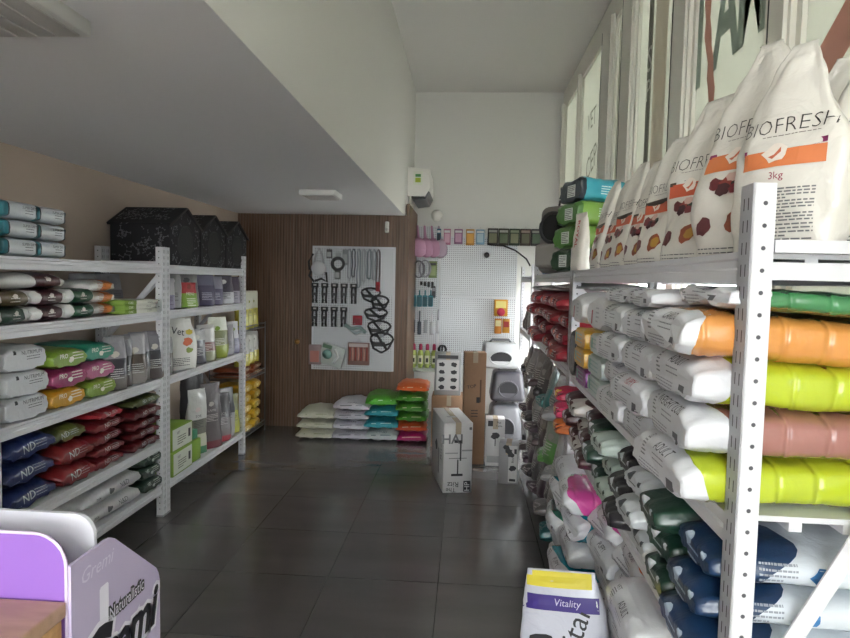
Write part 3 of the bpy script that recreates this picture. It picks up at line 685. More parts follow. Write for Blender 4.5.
# ================================================================== BACK WALLS
# --- floor stacks by the timber wall
def floorsack(key, hexc, W, H, seed, txt=None, tc='#444448', L=.45, zones=None):
    def d(p):
        if txt: p.text(txt, H*.25, (.05, 0, H*.8), (-.8, 0, 1), UP, ink(tc))
        p.put(([(-W*.3, -.004), (0, .002), (W*.3, .006), (W*.3, .012), (0, .01), (-W*.3, .004)], [(0, 1, 4, 5), (1, 2, 3, 4)]), (0, 0, H*.55), (-1, 0, .3), UP, ink(tc))
    return bag('litter_bag', 'f'+key, d, L=L, W=W, H=H, zones=zones or [(1, hexc)], a=.4, f0=.08, b=.3, f1=.08, w0=.97, seed=seed, amp=.014, n=2.3, seam0=.015)
def fs(src, x, z, lb, g, y=6.05, r=0): inst(src, (x, y+rnd.uniform(-.01, .01), z+.001), PI2+r+rnd.uniform(-.06, .06), lb, 'bag', g)
cream = floorsack('cream', '#c6c6b6', .36, .105, 2, None, '#8f9670')
for r in range(3): fs(cream, -1.49+.01*r, r*.1, 'cream white bag on the floor by the timber wall, %s of three' % ['lowest', 'middle', 'topmost'][r], 'cream bags on the floor')
wht = floorsack('white', '#bfbdc6', .37, .105, 5, 'MAXI', '#55555e')
for r in range(4): fs(wht, -1.13+.012*(r % 2), r*.1, 'white bag with grey lettering on the floor, %s of four' % lay(r, 4), 'white bags on the floor')
for r, (nm, hx) in enumerate([('white and teal', None), ('teal blue', '#2d8b98'), ('teal blue', '#2d8b98'), ('green', '#4d9a30')]):
    s_ = floorsack('teal%s' % nm[:5], hx, .33, .12, 7+r, 'MAXI' if r == 0 else None, '#3a5a60' if r == 0 else '#cfe0dc', zones=[(.4, '#bcc4c4'), (1, '#2d8b98')] if hx is None else None)
    fs(s_, -.815, r*.117, '%s bag, %s of four in the green-topped floor stack' % (nm, lay(r, 4)), 'teal and green bags on the floor', y=6.07)
for r, (nm, hx) in enumerate([('magenta', '#a8246a'), ('orange red', '#c4502c'), ('green', '#48852e'), ('green', '#48852e'), ('green', '#48852e'), ('orange', '#d0602a')]):
    fs(floorsack('c'+nm, hx, .31, .1, 12+r, None, '#e2d8c8'), -.51, r*.1, '%s bag, %s of six in the tallest floor stack' % (nm, lay(r, 6)), 'coloured bags in the tallest floor stack', y=6.08)
# --- pegboard on the timber wall
def pegmat():
    m = bpy.data.materials.new('white_pegboard'); m.use_nodes = True; nt = m.node_tree; b = nt.nodes['Principled BSDF']
    tc = nt.nodes.new('ShaderNodeTexCoord'); v = nt.nodes.new('ShaderNodeVectorMath'); v.operation = 'MULTIPLY'; v.inputs[1].default_value = (40, 40, 40)
    fr = nt.nodes.new('ShaderNodeVectorMath'); fr.operation = 'FRACTION'; sb = nt.nodes.new('ShaderNodeVectorMath'); sb.operation = 'SUBTRACT'; sb.inputs[1].default_value = (.5, .5, .5)
    mk = nt.nodes.new('ShaderNodeVectorMath'); mk.operation = 'MULTIPLY'; mk.inputs[1].default_value = (1, 0, 1)
    ln = nt.nodes.new('ShaderNodeVectorMath'); ln.operation = 'LENGTH'; lt = nt.nodes.new('ShaderNodeMath'); lt.operation = 'LESS_THAN'; lt.inputs[1].default_value = .2
    nt.links.new(tc.outputs['Object'], v.inputs[0]); nt.links.new(v.outputs[0], fr.inputs[0]); nt.links.new(fr.outputs[0], sb.inputs[0]); nt.links.new(sb.outputs[0], mk.inputs[0])
    nt.links.new(mk.outputs[0], ln.inputs[0]); nt.links.new(ln.outputs['Value'], lt.inputs[0])
    mx = nt.nodes.new('ShaderNodeMixRGB'); mx.inputs[1].default_value = lin('#c6c9cd'); mx.inputs[2].default_value = lin('#55575c')
    nt.links.new(lt.outputs[0], mx.inputs[0]); nt.links.new(mx.outputs[0], b.inputs['Base Color']); b.inputs['Roughness'].default_value = .45
    return m
peg = pegmat()
def board(name, x0, x1, z0, z1, y, label, th=.02):
    m = MB(); m.box((x0, y, z0), (x1, y+th-.004, z1), peg)
    e = matte('#c9cbcf')
    for a, b_ in (((x0-.004, y-.004, z0-.004), (x0+.008, y+th, z1+.004)), ((x1-.008, y-.004, z0-.004), (x1+.004, y+th, z1+.004)), ((x0, y-.004, z0-.004), (x1, y+th, z0+.008)), ((x0, y-.004, z1-.008), (x1, y+th, z1+.004))): m.box(a, b_, e)
    return tag(m.build(name), label, 'pegboard')
board('pegboard', -1.64, -.76, .65, 1.965, 6.53, 'white perforated board on the timber wall, hung with leashes and harnesses', .03)
board('pegboard', -.32, .6, 1.44, 2.16, 7.55, 'upper white perforated panel on the back wall', .03)
board('pegboard', -.32, .6, .6, 1.43, 7.55, 'lower white perforated panel on the back wall, with two orange packets', .03)
board('pegboard', -.66, -.335, .55, 2.28, 7.55, 'narrow perforated panel full of scoops and brushes beside the timber wall', .03)
hookm = mat('chrome_hook', '#b0b0b4', .3, metal=.8)
def hang(name, build, x, z, y, label, cat, group=None, hook=True, ry=0):
    """build(mb) makes a thing hanging below the origin, facing -y"""
    m = MB(); build(m)
    if hook: m.tube([(0, .05, .012), (0, -.035, .012), (0, -.045, .022)], .0025, hookm, 5)
    o = m.build(name); o.location = (x, y-.05, z); o.rotation_euler = (0, ry, 0); return tag(o, label, cat, group)
def card(w, h, c1, c2, th=.02, band=None):
    def b(m):
        m.rbox((-w/2, -th, -h), (w/2, 0, 0), matte(c1), .003, 1)
        m.box((-w*.36, -th-.008, -h*.86), (w*.36, -th+.002, -h*.3), matte(c2))
        if band: m.box((-w*.4, -th-.003, -h*.24), (w*.4, -th+.001, -h*.1), matte(band))
    return b
def strap(L, c, w=.018, loops=1, metal=True, seed=0):
    def b(m):
        q = random.Random(seed); mt = matte(c)
        for s in (-1, 1):
            x = s*w*.9; pts = [(0, -.004, .01), (x, -.008, -.02)]+[(x+q.uniform(-.006, .006), -.01-.006*s, -.02-L*k/5) for k in range(1, 6)]
            if s > 0: tail = pts[-1]
            m.tube(pts, w*.42, mt, 6)
        m.tube([(-w*.9, -.004, -.02-L), (0, -.012, -.035-L), (w*.9, -.012, -.02-L)], w*.42, mt, 6)
        if metal: m.tube([(0, -.015, -.035-L), (.004, -.015, -.055-L), (0, -.015, -.075-L), (-.006, -.015, -.055-L)], .004, hookm, 6, True)
    return b
YB1 = 6.53
# leashes, left to right
hang('harness', lambda m: (m.lathe([(.004, -.03), (.07, -.026), (.078, -.01), (.07, 0), (.004, .002)], matte('#c4c5c8'), (0, -.02, -.2), 20, 'y'), m.tube([(-.05, -.02, -.15), (-.03, -.01, -.05), (0, 0, .01), (.03, -.01, -.05), (.05, -.02, -.15)], .012, matte('#a8aaae'), 6),
     m.tube([(-.07, -.02, -.2), (-.1, -.02, -.28), (-.05, -.02, -.34), (.03, -.02, -.31), (.09, -.02, -.34), (.08, -.02, -.24)], .014, matte('#2a282a'), 6), m.tube([(-.06, -.02, -.05), (-.11, -.01, -.13), (-.1, -.01, -.22)], .012, matte('#2a282a'), 6)),
     -1.56, 1.93, YB1, 'round white padded harness with black straps at the top left of the timber wall board', 'harness')
def coil(m):
    for k in range(4): m.tube([((.05+.007*k)*math.cos(a*PI/9), -.012-.006*k, -.12+(.05+.007*k)*math.sin(a*PI/9)) for a in range(18)], .007, matte('#3c3b3c'), 6, True)
    m.box((-.03, -.01, -.08), (.03, -.005, 0), matte('#9a9ca0'))
hang('leash', coil, -1.355, 1.9, YB1, 'coiled black leash on a grey card beside the white harness', 'leash')
for i, (x, c, L, nm) in enumerate([(-1.235, '#9a9ca2', .27, 'pale grey'), (-1.19, '#5e6066', .25, 'dark grey'), (-1.135, '#8b9298', .36, 'blue grey'), (-1.08, '#a5a7ab', .30, 'silver grey'), (-1.025, '#707a80', .27, 'slate'), (-.975, '#8d9196', .28, 'light slate'), (-.93, '#4b3a3c', .36, 'dark red tipped')]):
    hang('leash', strap(L, c, .018, seed=i), x, 1.93, YB1-.01*(i % 2), '%s leash on the timber wall board, %s of seven from the left' % (nm, NTH[i]), 'leash', 'leashes on the timber wall board')
hang('leash_tag', card(.04, .1, '#a3222c', '#7c1a20', .02), -.925, 1.6, YB1-.03, 'small red tag hanging under the rightmost leash', 'tag', hook=False)
def collarcard(m):
    m.box((-.038, -.01, -.05), (.038, -.004, 0), matte('#1c1b1d')); m.box((-.016, -.012, -.03), (.016, -.0095, -.012), matte('#b5b3b0'))
    for s in (-1, 1): m.tube([(s*.018, -.014, -.04), (s*.022, -.02, -.1), (s*.016, -.02, -.17), (s*.02, -.014, -.21)], .012, matte('#232224'), 6)
    m.box((-.03, -.03, -.13), (.03, -.02, -.1), matte('#47464a')); m.tube([(-.012, -.03, -.16), (.012, -.03, -.16)], .006, hookm, 6)
for r, (z, n_) in enumerate([(1.575, 5), (1.325, 4)]):
    for i in range(n_):
        hang('pet_collar', collarcard, -1.60+i*.104, z, YB1, 'black carded collar, %s from the left in the %s row' % (NTH[i], ['upper', 'lower'][r]), 'collar', 'black collars on the timber wall board')
def harness(seed, w=.13, h=.2):
    def b(m):
        q = random.Random(seed); mt = matte('#29282a')
        m.tube([(w*math.cos(a*PI/8), -.02-.01*math.sin(a), -h*.35+h*.3*math.sin(a*PI/8)) for a in range(16)], .012, mt, 6, True)
        m.tube([(-w, -.02, -h*.35), (-w*.7, -.03, -h*.8), (0, -.03, -h), (w*.6, -.03, -h*.8), (w, -.02, -h*.35)], .012, mt, 6)
        m.tube([(-w*.5, -.03, -.02), (0, -.035, -h*.5), (w*.45, -.03, -h*.85)], .014, mt, 6)
        m.box((-.025, -.05, -h*.25), (.02, -.03, -h*.1), matte('#8f9296')); m.box((-w*.7, -.04, -h*.7), (w*.3, -.025, -h*.5), matte('#343335'))
    return b
for i, (x, z, w, h) in enumerate([(-1.0, 1.54, .1, .15), (-.9, 1.46, .09, .16), (-.94, 1.33, .12, .14), (-.9, 1.2, .12, .18), (-.87, 1.08, .12, .22)]):
    hang('harness', harness(i, w, h), x, z, YB1-.01*i, 'black webbing harness on the right of the timber wall board, %s from the top' % NTH[i], 'harness', 'black harnesses on the timber wall board')
hang('toy_packet', card(.1, .1, '#a02c3a', '#7c2430', .02), -1.14, 1.24, YB1, 'small red packet beside the lower collars', 'packet')
hang('muzzle', lambda m: (m.tube([(-.1, -.02, 0), (-.03, -.04, -.04), (.06, -.04, -.02), (.12, -.02, -.08)], .02, matte('#7f9492'), 8), m.tube([(-.06, -.03, -.03), (.02, -.05, -.09), (.09, -.03, -.06)], .018, matte('#9aa5a5'), 8)), -1.17, 1.14, YB1, 'grey green muzzle under the red packet on the timber wall board', 'muzzle')
hang('toy_packet', card(.13, .21, '#8b7a7c', '#a86e66', .04), -1.585, .92, YB1-.01, 'dusky pink packet at the lower left corner of the timber wall board', 'packet')
hang('toy_packet', lambda m: (m.rbox((-.13, -.03, -.22), (.13, 0, 0), mat('clear_pack', '#aeb4b0', .25), .006, 1), m.lathe([(.045, -.045), (.052, -.03), (.04, -.028)], matte('#5f7f78'), (-.05, 0, -.11), 16, 'y'), m.tube([(.02, -.04, -.03), (.07, -.04, -.1), (.04, -.04, -.18)], .014, matte('#d2d6d4'), 8), m.box((-.12, -.034, -.05), (-.02, -.03, -.01), matte('#4f6a55'))), -1.375, .915, YB1-.01, 'clear packet with green and white bowls hanging askew on the timber wall board', 'packet', ry=.28)
hang('toy_packet', lambda m: (m.rbox((-.115, -.03, -.24), (.115, 0, 0), matte('#8a6c68'), .006, 1), [m.tube([(-.09+.03*k, -.036, -.05), (-.085+.03*k, -.045, -.12), (-.09+.03*k, -.036, -.19)], .011, matte('#b98a80' if k % 2 else '#9a4f48'), 6) for k in range(7)], m.box((-.1, -.036, -.045), (.1, -.03, -.01), matte('#b5a8a4')), m.tube([(-.02, -.02, 0), (0, -.02, .05), (.02, -.02, 0)], .004, hookm, 6)), -1.12, .955, YB1-.01, 'red and pink packet of chew sticks on the timber wall board', 'packet')
for i, (x, z, c, h) in enumerate([(-1.45, 1.93, '#4a4648', .09), (-1.36, 1.72, '#5a5c58', .1), (-1.28, 1.93, '#8b8d90', .16)]):
    hang('toy_packet', card(.06, h, c, '#a8a9ab', .015), x, z, YB1, 'small grey carded item among the leashes, %s from the left' % NTH[i], 'packet', 'small carded items among the leashes')
# thermostat
m = MB(); m.rbox((-.022, -.03, -.06), (.022, 0, .06), matte('#dedcd6'), .012, 3); m.lathe([(.014, -.034), (.016, -.028)], matte('#bcbab4'), (0, 0, -.025), 16, 'y'); o = m.build('motion_sensor'); o.location = (-.855, YW, 2.18); tag(o, 'small white rounded sensor high on the timber wall', 'sensor')
# --- back wall hangings
YB2 = 7.55
def scoop(m, c='#b9709a'):
    mt = matte(c)
    m.tube([(0, 0, .01), (0, -.012, -.06), (0, -.015, -.15)], [.012, .014, .02], mt, 8)
    vs = []; n = 14
    prof = [(.03, -.14), (.075, -.19), (.088, -.27), (.07, -.34), (.02, -.37)]
    for z_, (r_, zz) in enumerate(prof):
        for k in range(n): a = 2*PI*k/n; vs.append((r_*math.cos(a), -.03+r_*.42*math.sin(a), zz))
    m.add(vs, [(i*n+k, i*n+(k+1) % n, (i+1)*n+(k+1) % n, (i+1)*n+k) for i in range(4) for k in range(n)]+[tuple(range(n))[::-1], tuple(range(4*n, 5*n))], mt, True)
for i in range(4): hang('litter_scoop', lambda m: scoop(m, ['#b0849e', '#ac7f99', '#a3778f', '#a08c9c'][i]), -.6+i*.083, 2.27, YB2-.03*(3-i), 'pink litter scoop on the back wall, %s of four from the left' % NTH[i], 'scoop', 'pink litter scoops', ry=-.1)
for i, (x, w, h, c1, c2, nm) in enumerate([(-.345, .05, .2, '#2c5a70', '#1f2a34', 'dark blue'), (-.245, .085, .19, '#a87088', '#c9a0b4', 'pink'), (-.11, .1, .18, '#8a6080', '#b58fa8', 'mauve'), (.03, .1, .19, '#b8843a', '#cf9c4c', 'orange'), (.15, .1, .18, '#6f90a8', '#a3b8c4', 'light blue')]):
    hang('toy_packet', card(w, h, c1, c2, .02, '#cfcfcf'), x, 2.25, YB2-.02, '%s hanging packet along the top of the back wall board' % nm, 'packet', 'small packets along the top of the back wall board')
for i in range(5):
    hang('treat_pouch', card(.125, .2, ['#34302e', '#3c3a30', '#2e3a2c', '#403430', '#2c2c2e'][i], ['#6a6a52', '#55604a', '#70705a', '#5a5a48', '#4a5a4a'][i], .03, ['#8a8a84', '#a3a39a', '#77806a', '#8a7a74', '#8a8a84'][i]), .3+i*.128, 2.265, YB2-.02, 'dark treat pouch along the top of the back wall, %s from the left' % NTH[i], 'pouch', 'dark treat pouches along the top of the back wall')
m = MB(); m.lathe([(.03, -.03), (.034, -.01), (.02, 0)], matte('#222226'), (0, 0, 0), 16, 'y'); o = m.build('suction_cup'); o.location = (.235, YB2-.004, 1.95); tag(o, 'small black round knob on the upper back wall panel', 'knob')
m = MB(); m.tube([(.27, 7.45, 2.07), (.42, 7.4, 2.06), (.56, 7.3, 2.0), (.68, 7.2, 1.9), (.72, 7.15, 1.82)], .009, matte('#2a2026'), 8); tag(m.build('cable'), 'dark cable drooping across the top right of the back wall board', 'cable')
def pk(m):
    m.rbox((-.08, -.05, -.2), (.08, 0, 0), matte('#c9902e'), .006, 1); m.box((-.06, -.056, -.1), (.06, -.05, -.02), matte('#d8c878')); m.lathe([(.045, -.062), (.05, -.05)], matte('#b8304a'), (.0, 0, -.15), 16, 'y')
hang('treat_packet', pk, .42, 1.42, YB2-.02, 'upper orange and red packet on the lower back wall panel', 'packet', 'orange packets on the back wall')
hang('treat_packet', lambda m: (m.rbox((-.09, -.05, -.18), (-.005, 0, 0), matte('#c07a2c'), .006, 1), m.rbox((.005, -.05, -.17), (.09, 0, 0), matte('#c98e34'), .006, 1), m.box((-.08, -.055, -.09), (-.015, -.05, -.02), matte('#d8cf9c')), m.box((.015, -.055, -.1), (.08, -.05, -.03), matte('#a83a3a'))), .44, 1.19, YB2-.02, 'lower double orange packet on the lower back wall panel', 'packet', 'orange packets on the back wall')
# left column below the scoops
def ringy(c):
    def b(m):
        for k in range(3): m.tube([((.07-.006*k)*math.cos(a*PI/9), -.03-.02*k, -.09+.1*math.sin(a*PI/9)) for a in range(18)], .008, matte(c), 6, True)
    return b
hang('grooming_ring', ringy('#6d6a70'), -.575, 1.85, YB2, 'grey hoop collar hanging below the pink scoops', 'collar')
hang('grooming_ring', ringy('#8a8890'), -.5, 1.86, YB2-.03, 'silver hoop collar beside the grey one below the scoops', 'collar')
hang('toy_packet', card(.1, .2, '#6a7a4c', '#8c9a6e', .02, '#3a3a3c'), -.41, 1.86, YB2, 'green packet right of the hoop collars', 'packet')
def clips(m):
    for k in range(4): m.rbox((-.09+k*.045, -.03, -.05-.012*k), (-.06+k*.045, -.01, -.005), matte('#2b2a2c'), .006, 1)
    m.rbox((.06, -.03, -.2), (.1, -.01, -.06), matte('#333236'), .006, 1); m.box((.064, -.034, -.12), (.096, -.03, -.08), matte('#8a8a90'))
hang('clip_set', clips, -.47, 1.62, YB2, 'row of small black clips on the narrow board', 'clips')
def brush(m):
    m.tube([(0, -.02, .01), (0, -.02, -.05)], .008, matte('#2a6f78'), 8); m.rbox((-.03, -.04, -.19), (.03, -.01, -.05), matte('#2c7480'), .012, 2); m.box((-.024, -.055, -.18), (.024, -.04, -.07), matte('#2c5058'))
for i in range(4): hang('grooming_brush', brush, -.625+i*.066, 1.5, YB2-.03*(3-i), 'teal grooming brush on the narrow board, %s of four from the left' % NTH[i], 'brush', 'teal brushes')
def comb(c1, c2, L=.28):
    def b(m): m.rbox((-.022, -.03, -L), (.022, -.01, -.12), matte(c1), .008, 2); m.tube([(0, -.02, .01), (0, -.02, -.12)], .01, matte(c2), 8)
    return b
for i in range(5): hang('grooming_tool', comb(['#2e3440', '#3a3f48', '#8d9296', '#a9acb0', '#b4b6ba'][i], ['#24303c', '#4b5058', '#bcbec2', '#c9cace', '#9a9ca0'][i]), -.63+i*.075, 1.27-.02*(i % 2), YB2-.02, '%s grooming tool below the teal brushes, %s from the left' % (['navy', 'dark grey', 'grey', 'silver', 'pale silver'][i], NTH[i]), 'grooming tool', 'grooming tools')
def bottle(m):
    m.lathe([(.034, -.3), (.038, -.28), (.038, -.13), (.03, -.1), (.016, -.085)], matte('#9aa858'), (0, -.04, 0), 14); m.lathe([(.02, -.085), (.022, -.07), (.02, -.02), (.012, -.01)], matte('#9a2c50'), (0, -.04, 0), 12)
    m.box((-.026, -.082, -.25), (.026, -.076, -.15), matte('#cfcfb0')); m.box((-.014, -.085, -.23), (.014, -.081, -.18), matte('#34382c'))
for i in range(4): hang('shampoo_bottle', bottle, -.615+i*.082, .87, YB2, 'yellow green spray bottle with magenta cap, %s of four on the narrow board' % NTH[i], 'bottle', 'spray bottles on the narrow board', hook=False)
m = MB(); m.box((-.66, 7.44, .52), (-.33, 7.55, .55), rackm); m.box((-.66, 7.435, .52), (-.33, 7.445, .6), mat('clear_lip', '#b4bcae', .2, alpha=.5)); tag(m.build('small_shelf'), 'little shelf lip holding the yellow green bottles', 'shelf')
def ball(m):
    for k in range(4): m.tube([(.05*math.cos(a*PI/8)*math.cos(k*PI/4), -.055+.05*math.cos(a*PI/8)*math.sin(k*PI/4), -.06+.05*math.sin(a*PI/8)) for a in range(16)], .008, matte('#1e1d20'), 6, True)
hang('cage_ball', ball, -.27, .86, YB2, 'black lattice ball toy right of the spray bottles', 'toy')
# --- air conditioner on the bulkhead wall, seen from its end
ac = empty('air_conditioner', (XK, 6.85, 2.5)); tag(ac, 'white split air conditioner high on the wall above the timber panelling', 'air conditioner')
am = mat('ac_plastic', '#dedcd6', .4)
m = MB(); m.prism([(0, 0), (.19, .0), (.245, .09), (.235, .29), (.0, .32)], ((0, 0, .05), (1, 0, 0), (0, 0, 1), (0, 1, 0)), .72, am); m.build('body', ac)
m = MB(); m.prism([(.06, -.02), (.2, .0), (.24, .08), (.225, .085), (.18, .01), (.06, -.005)], ((0, 0, .02), (1, 0, 0), (0, 0, 1), (0, 1, 0)), .72, mat('ac_vane', '#55565a', .4)); m.build('air_vane', ac)
m = MB(); m.box((.06, -.002, .17), (.16, 0, .32), matte('#d8dccc')); m.box((.08, -.003, .2), (.14, -.002, .25), matte('#a8b83c')); m.box((.08, -.003, .26), (.14, -.002, .29), matte('#4a8a4c')); m.build('energy_label', ac)
m = MB(); m.tube([(.03, .01, .05), (.03, .01, -.3)], .012, am, 8); m.build('drain_pipe', ac)
m = MB(); m.lathe([(.07, 0), (.07, -.03), (.05, -.06), (.012, -.075)], am, (0, 0, 0), 18, 'y'); o = m.build('wall_fixture'); o.location = (-.38, YB, 2.42); tag(o, 'small white domed fixture under the air conditioner', 'fixture')
# --- ceiling lights (switched off)
def clight(x, y, w, l, lb, rot=0):
    r = empty('ceiling_light', (x, y, ZL), rot); tag(r, lb, 'ceiling light')
    m = MB(); m.rbox((-w/2, -l/2, -.045), (w/2, l/2, 0), mat('light_frame', '#d9d9d6', .5), .004, 1); m.build('frame', r)
    m = MB(); m.rbox((-w/2+.02, -l/2+.02, -.05), (w/2-.02, l/2-.02, -.042), mat('prismatic_diffuser', '#b9b7b4', .4, .3, 60, stretch=(8, 1, 1)), .002, 1)
    for k in range(14): m.box((-w/2+.03+k*(w-.06)/14, -l/2+.03, -.053), (-w/2+.04+k*(w-.06)/14, l/2-.03, -.05), mat('prismatic_diffuser'))
    m.build('diffuser', r)
clight(-1.17, 4.9, .28, .3, 'small white square ceiling light before the timber wall, switched off')
clight(-1.47, 1.34, .86, .66, 'large ribbed ceiling light at the top left corner, switched off')
# --- boxes on the floor by the right rack
carton = matte('#8a6a50'); kraft = mat('kraft_card', '#8b6c54', .75, .1, 40, vary=.08)
def tapebox(name, w, l, h, loc, rz, m_, lb, cat='box', flaps=True):
    m = MB(); m.rbox((-w/2, 0, 0), (w/2, l, h), m_, .003, 1)
    o = m.build(name); o.location = loc; o.rotation_euler = (0, 0, rz); tag(o, lb, cat)
    t = MB(); t.box((-.022, -.001, h-.09), (.022, l+.001, h+.0012), mat('packing_tape', '#a89a86', .25)); t.build('packing_tape', o)
    return o
ritzm = mat('printed_carton', '#b9b8b8', .5, .05, 40)
b = tapebox('printed_box', .225, .56, .545, (-.03, 4.68, 0), math.radians(12), ritzm, 'white and black printed carton reading The Ritz, standing on the tiles')
p = Print(None); K = INK; off = .0009
D0 = (0, -1, 0)
def T(s, h, x, z, **k): p.text(s, h, (x, -.0015, z), D0, UP, k.pop('m', K), off=off, **k)
def Rb(x, z, w, h, m_=K, rot=0): p.put(grid2d(w, h, 1, 1), (x, -.0015, z), D0, UP, m_, rot, off)
T('Ritz', .04, -.035, .065, rot=PI); T('The', .034, -.05, .022, rot=PI); Rb(.075, .05, .055, .085); p.text('HP', .04, (.075, -.003, .05), D0, UP, matte('#cfcfcf'), rot=PI2, off=.001)
Rb(-.005, .14, .09, .018); Rb(.0, .2, .01, .12); Rb(0, .27, .14, .004); T('HAI', .07, -.045, .42, m=ink('#6a6a6c'), bold=.02); Rb(.02, .33, .012, .16, ink('#3a3a3c')); Rb(.0, .4, .06, .02); Rb(.095, .5, .02, .02, ink('#6a6a6c')); Rb(.07, .33, .08, .012, ink('#8a8a8c')); Rb(-.05, .31, .1, .01, ink('#8a8a8c'))

D1 = (-1, 0, 0); p.text('Ritz', .06, (-.1145, .1, .3), D1, UP, K, rot=PI2, off=off); p.put(blob2d(.06, 3), (-.1145, .32, .3), D1, UP, K, off=off); p.put(grid2d(.05, .2), (-.1145, .2, .2), D1, UP, ink('#77777a'), off=off)
p.put(blob2d(.05, 7), (-.02, .2, .547), (0, 0, 1), (0, 1, 0), ink('#8a8a8c'), off=off)
p.obj('printed_artwork', b, True)
b = tapebox('tall_carton', .19, .15, 1.0, (.1, 5.44, 0), .08, kraft, 'tall narrow brown carton standing behind the printed carton')
p = Print(None); p.put(grid2d(.03, .05), (.03, -.0015, .58), D0, UP, INK, off=off); p.text('TOP', .03, (-.03, -.0015, .7), D0, UP, INK, rot=.2, off=off); p.para(.06, .05, 3, (.0, -.0015, .46), D0, UP, INK, 3, off=off); p.put(grid2d(.012, .2), (.05, -.0015, .66), D0, UP, ink('#5a4030'), off=off); p.obj('stamped_marks', b, True)
b = tapebox('printed_box', .165, .15, .42, (.29, 5.42, 0), 0, ritzm, 'slim white printed carton with a black lamp drawing beside the tall brown carton')
p = Print(None); p.put(grid2d(.045, .05), (-.045, -.0015, .38), D0, UP, INK, off=off); p.text('Pet', .02, (.03, -.0015, .39), D0, UP, INK, off=off); p.text('Table', .018, (.03, -.0015, .36), D0, UP, INK, off=off); p.put(blob2d(.04, 5), (0, -.0015, .27), D0, UP, INK, off=off); p.put(grid2d(.008, .08), (0, -.0015, .22), D0, UP, INK, off=off); p.put(grid2d(.14, .06), (0, -.0015, .06), D0, UP, ink('#8e8e8e'), off=off); p.obj('printed_artwork', b, True)
b = tapebox('printed_box', .155, .16, .33, (.375, 4.94, 0), -.12, mat('printed_carton_grey', '#8f8e90', .5), 'small grey printed carton on the floor nearest the right rack')
p = Print(None); p.put(grid2d(.07, .3), (.035, -.0015, .165), D0, UP, ritzm, off=off); p.put(blob2d(.03, 5), (.035, -.0025, .13), D0, UP, INK, off=off); p.put(grid2d(.02, .04), (.055, -.0025, .27), D0, UP, INK, off=off); p.text('Ritz', .02, (.035, -.0025, .2), D0, UP, INK, rot=PI2, off=off); p.put(grid2d(.05, .02), (.035, -.0025, .035), D0, UP, INK, off=off)
for k in range(3): p.put(blob2d(.03, 7+k), (-.02+.02*k, -.0026, .3-.03*k), D0, UP, ink('#2c2c2e'), off=off)
p.obj('printed_artwork', b, True)
b = tapebox('brown_carton', .34, .3, .5, (-.14, 5.98, 0), 0, kraft, 'brown carton behind the printed carton, by the tallest bag stack')
# clear-windowed carton leaning on it
b = tapebox('windowed_box', .26, .12, .42, (-.16, 6.05, .501), 0, mat('carton_grey', '#8a8a8c', .5), 'grey carton with a black and white front standing on the brown carton')
p = Print(None); p.put(grid2d(.22, .3), (0, -.0015, .2), D0, UP, ritzm, off=off); 
for k in range(8): p.put(blob2d(.032, k+3), (-.06+.12*(k % 2), -.0025, .08+.075*(k//2)), D0, UP, INK, off=off)
p.put(grid2d(.2, .035), (0, -.0025, .38), D0, UP, INK, off=off); p.obj('printed_artwork', b, True)
# litter-box hoods stacked in the corner
def hood(name, x, y, z, w, d, h, c, lb, hole='#2a2a2e', handle=True):
    r = empty(name, (x, y, z)); tag(r, lb, 'litter box', 'litter boxes in the corner')
    m = MB(); bm = bmesh.new(); bmesh.ops.create_cube(bm, size=1)
    for v in bm.verts:
        k = .8 if v.co.z > 0 else 1
        v.co = Vector((v.co.x*w*k, v.co.y*d*k, (v.co.z+.5)*h))
    bmesh.ops.bevel(bm, geom=bm.edges[:], offset=min(w, h)*.16, segments=4, profile=.5, affect='EDGES'); m.bm(bm, mat('plastic_'+c, c, .35), True); m.build('hood', r)
    m = MB(); vs = [(w*.26*math.cos(a*PI/10), -d*.47+.0, h*.42+h*.27*math.sin(a*PI/10)) for a in range(20)]; m.add(vs, [tuple(range(20))], matte(hole)); m.tube(vs, .008, mat('plastic_'+c), 6, True); m.build('entrance_flap', r)
    if handle: m = MB(); m.tube([(-w*.25, 0, h*.98), (-w*.2, 0, h*1.1), (w*.2, 0, h*1.1), (w*.25, 0, h*.98)], .012, matte('#6a6a6e'), 8); m.build('handle', r)
hood('litter_box', .42, 6.3, 0, .36, .4, .4, '#77777c', 'dark grey litter box lowest in the far corner')
hood('litter_box', .44, 6.3, .44, .36, .4, .3, '#4f4d54', 'charcoal litter box under the pale one in the far corner')
hood('litter_box', .36, 6.3, .77, .42, .4, .25, '#b4b5b8', 'pale grey litter box topmost in the far corner')
m = MB(); m.tube([(-.03+.05*math.sin(k), .02*k, .09+.03*math.cos(k*1.3)) for k in range(6)], [.02, .05, .06, .05, .045, .02], matte('#2c2a30'), 10); o = m.build('folded_bed'); o.location = (.42, 5.95, .62); 
bpy.data.objects.remove(o)
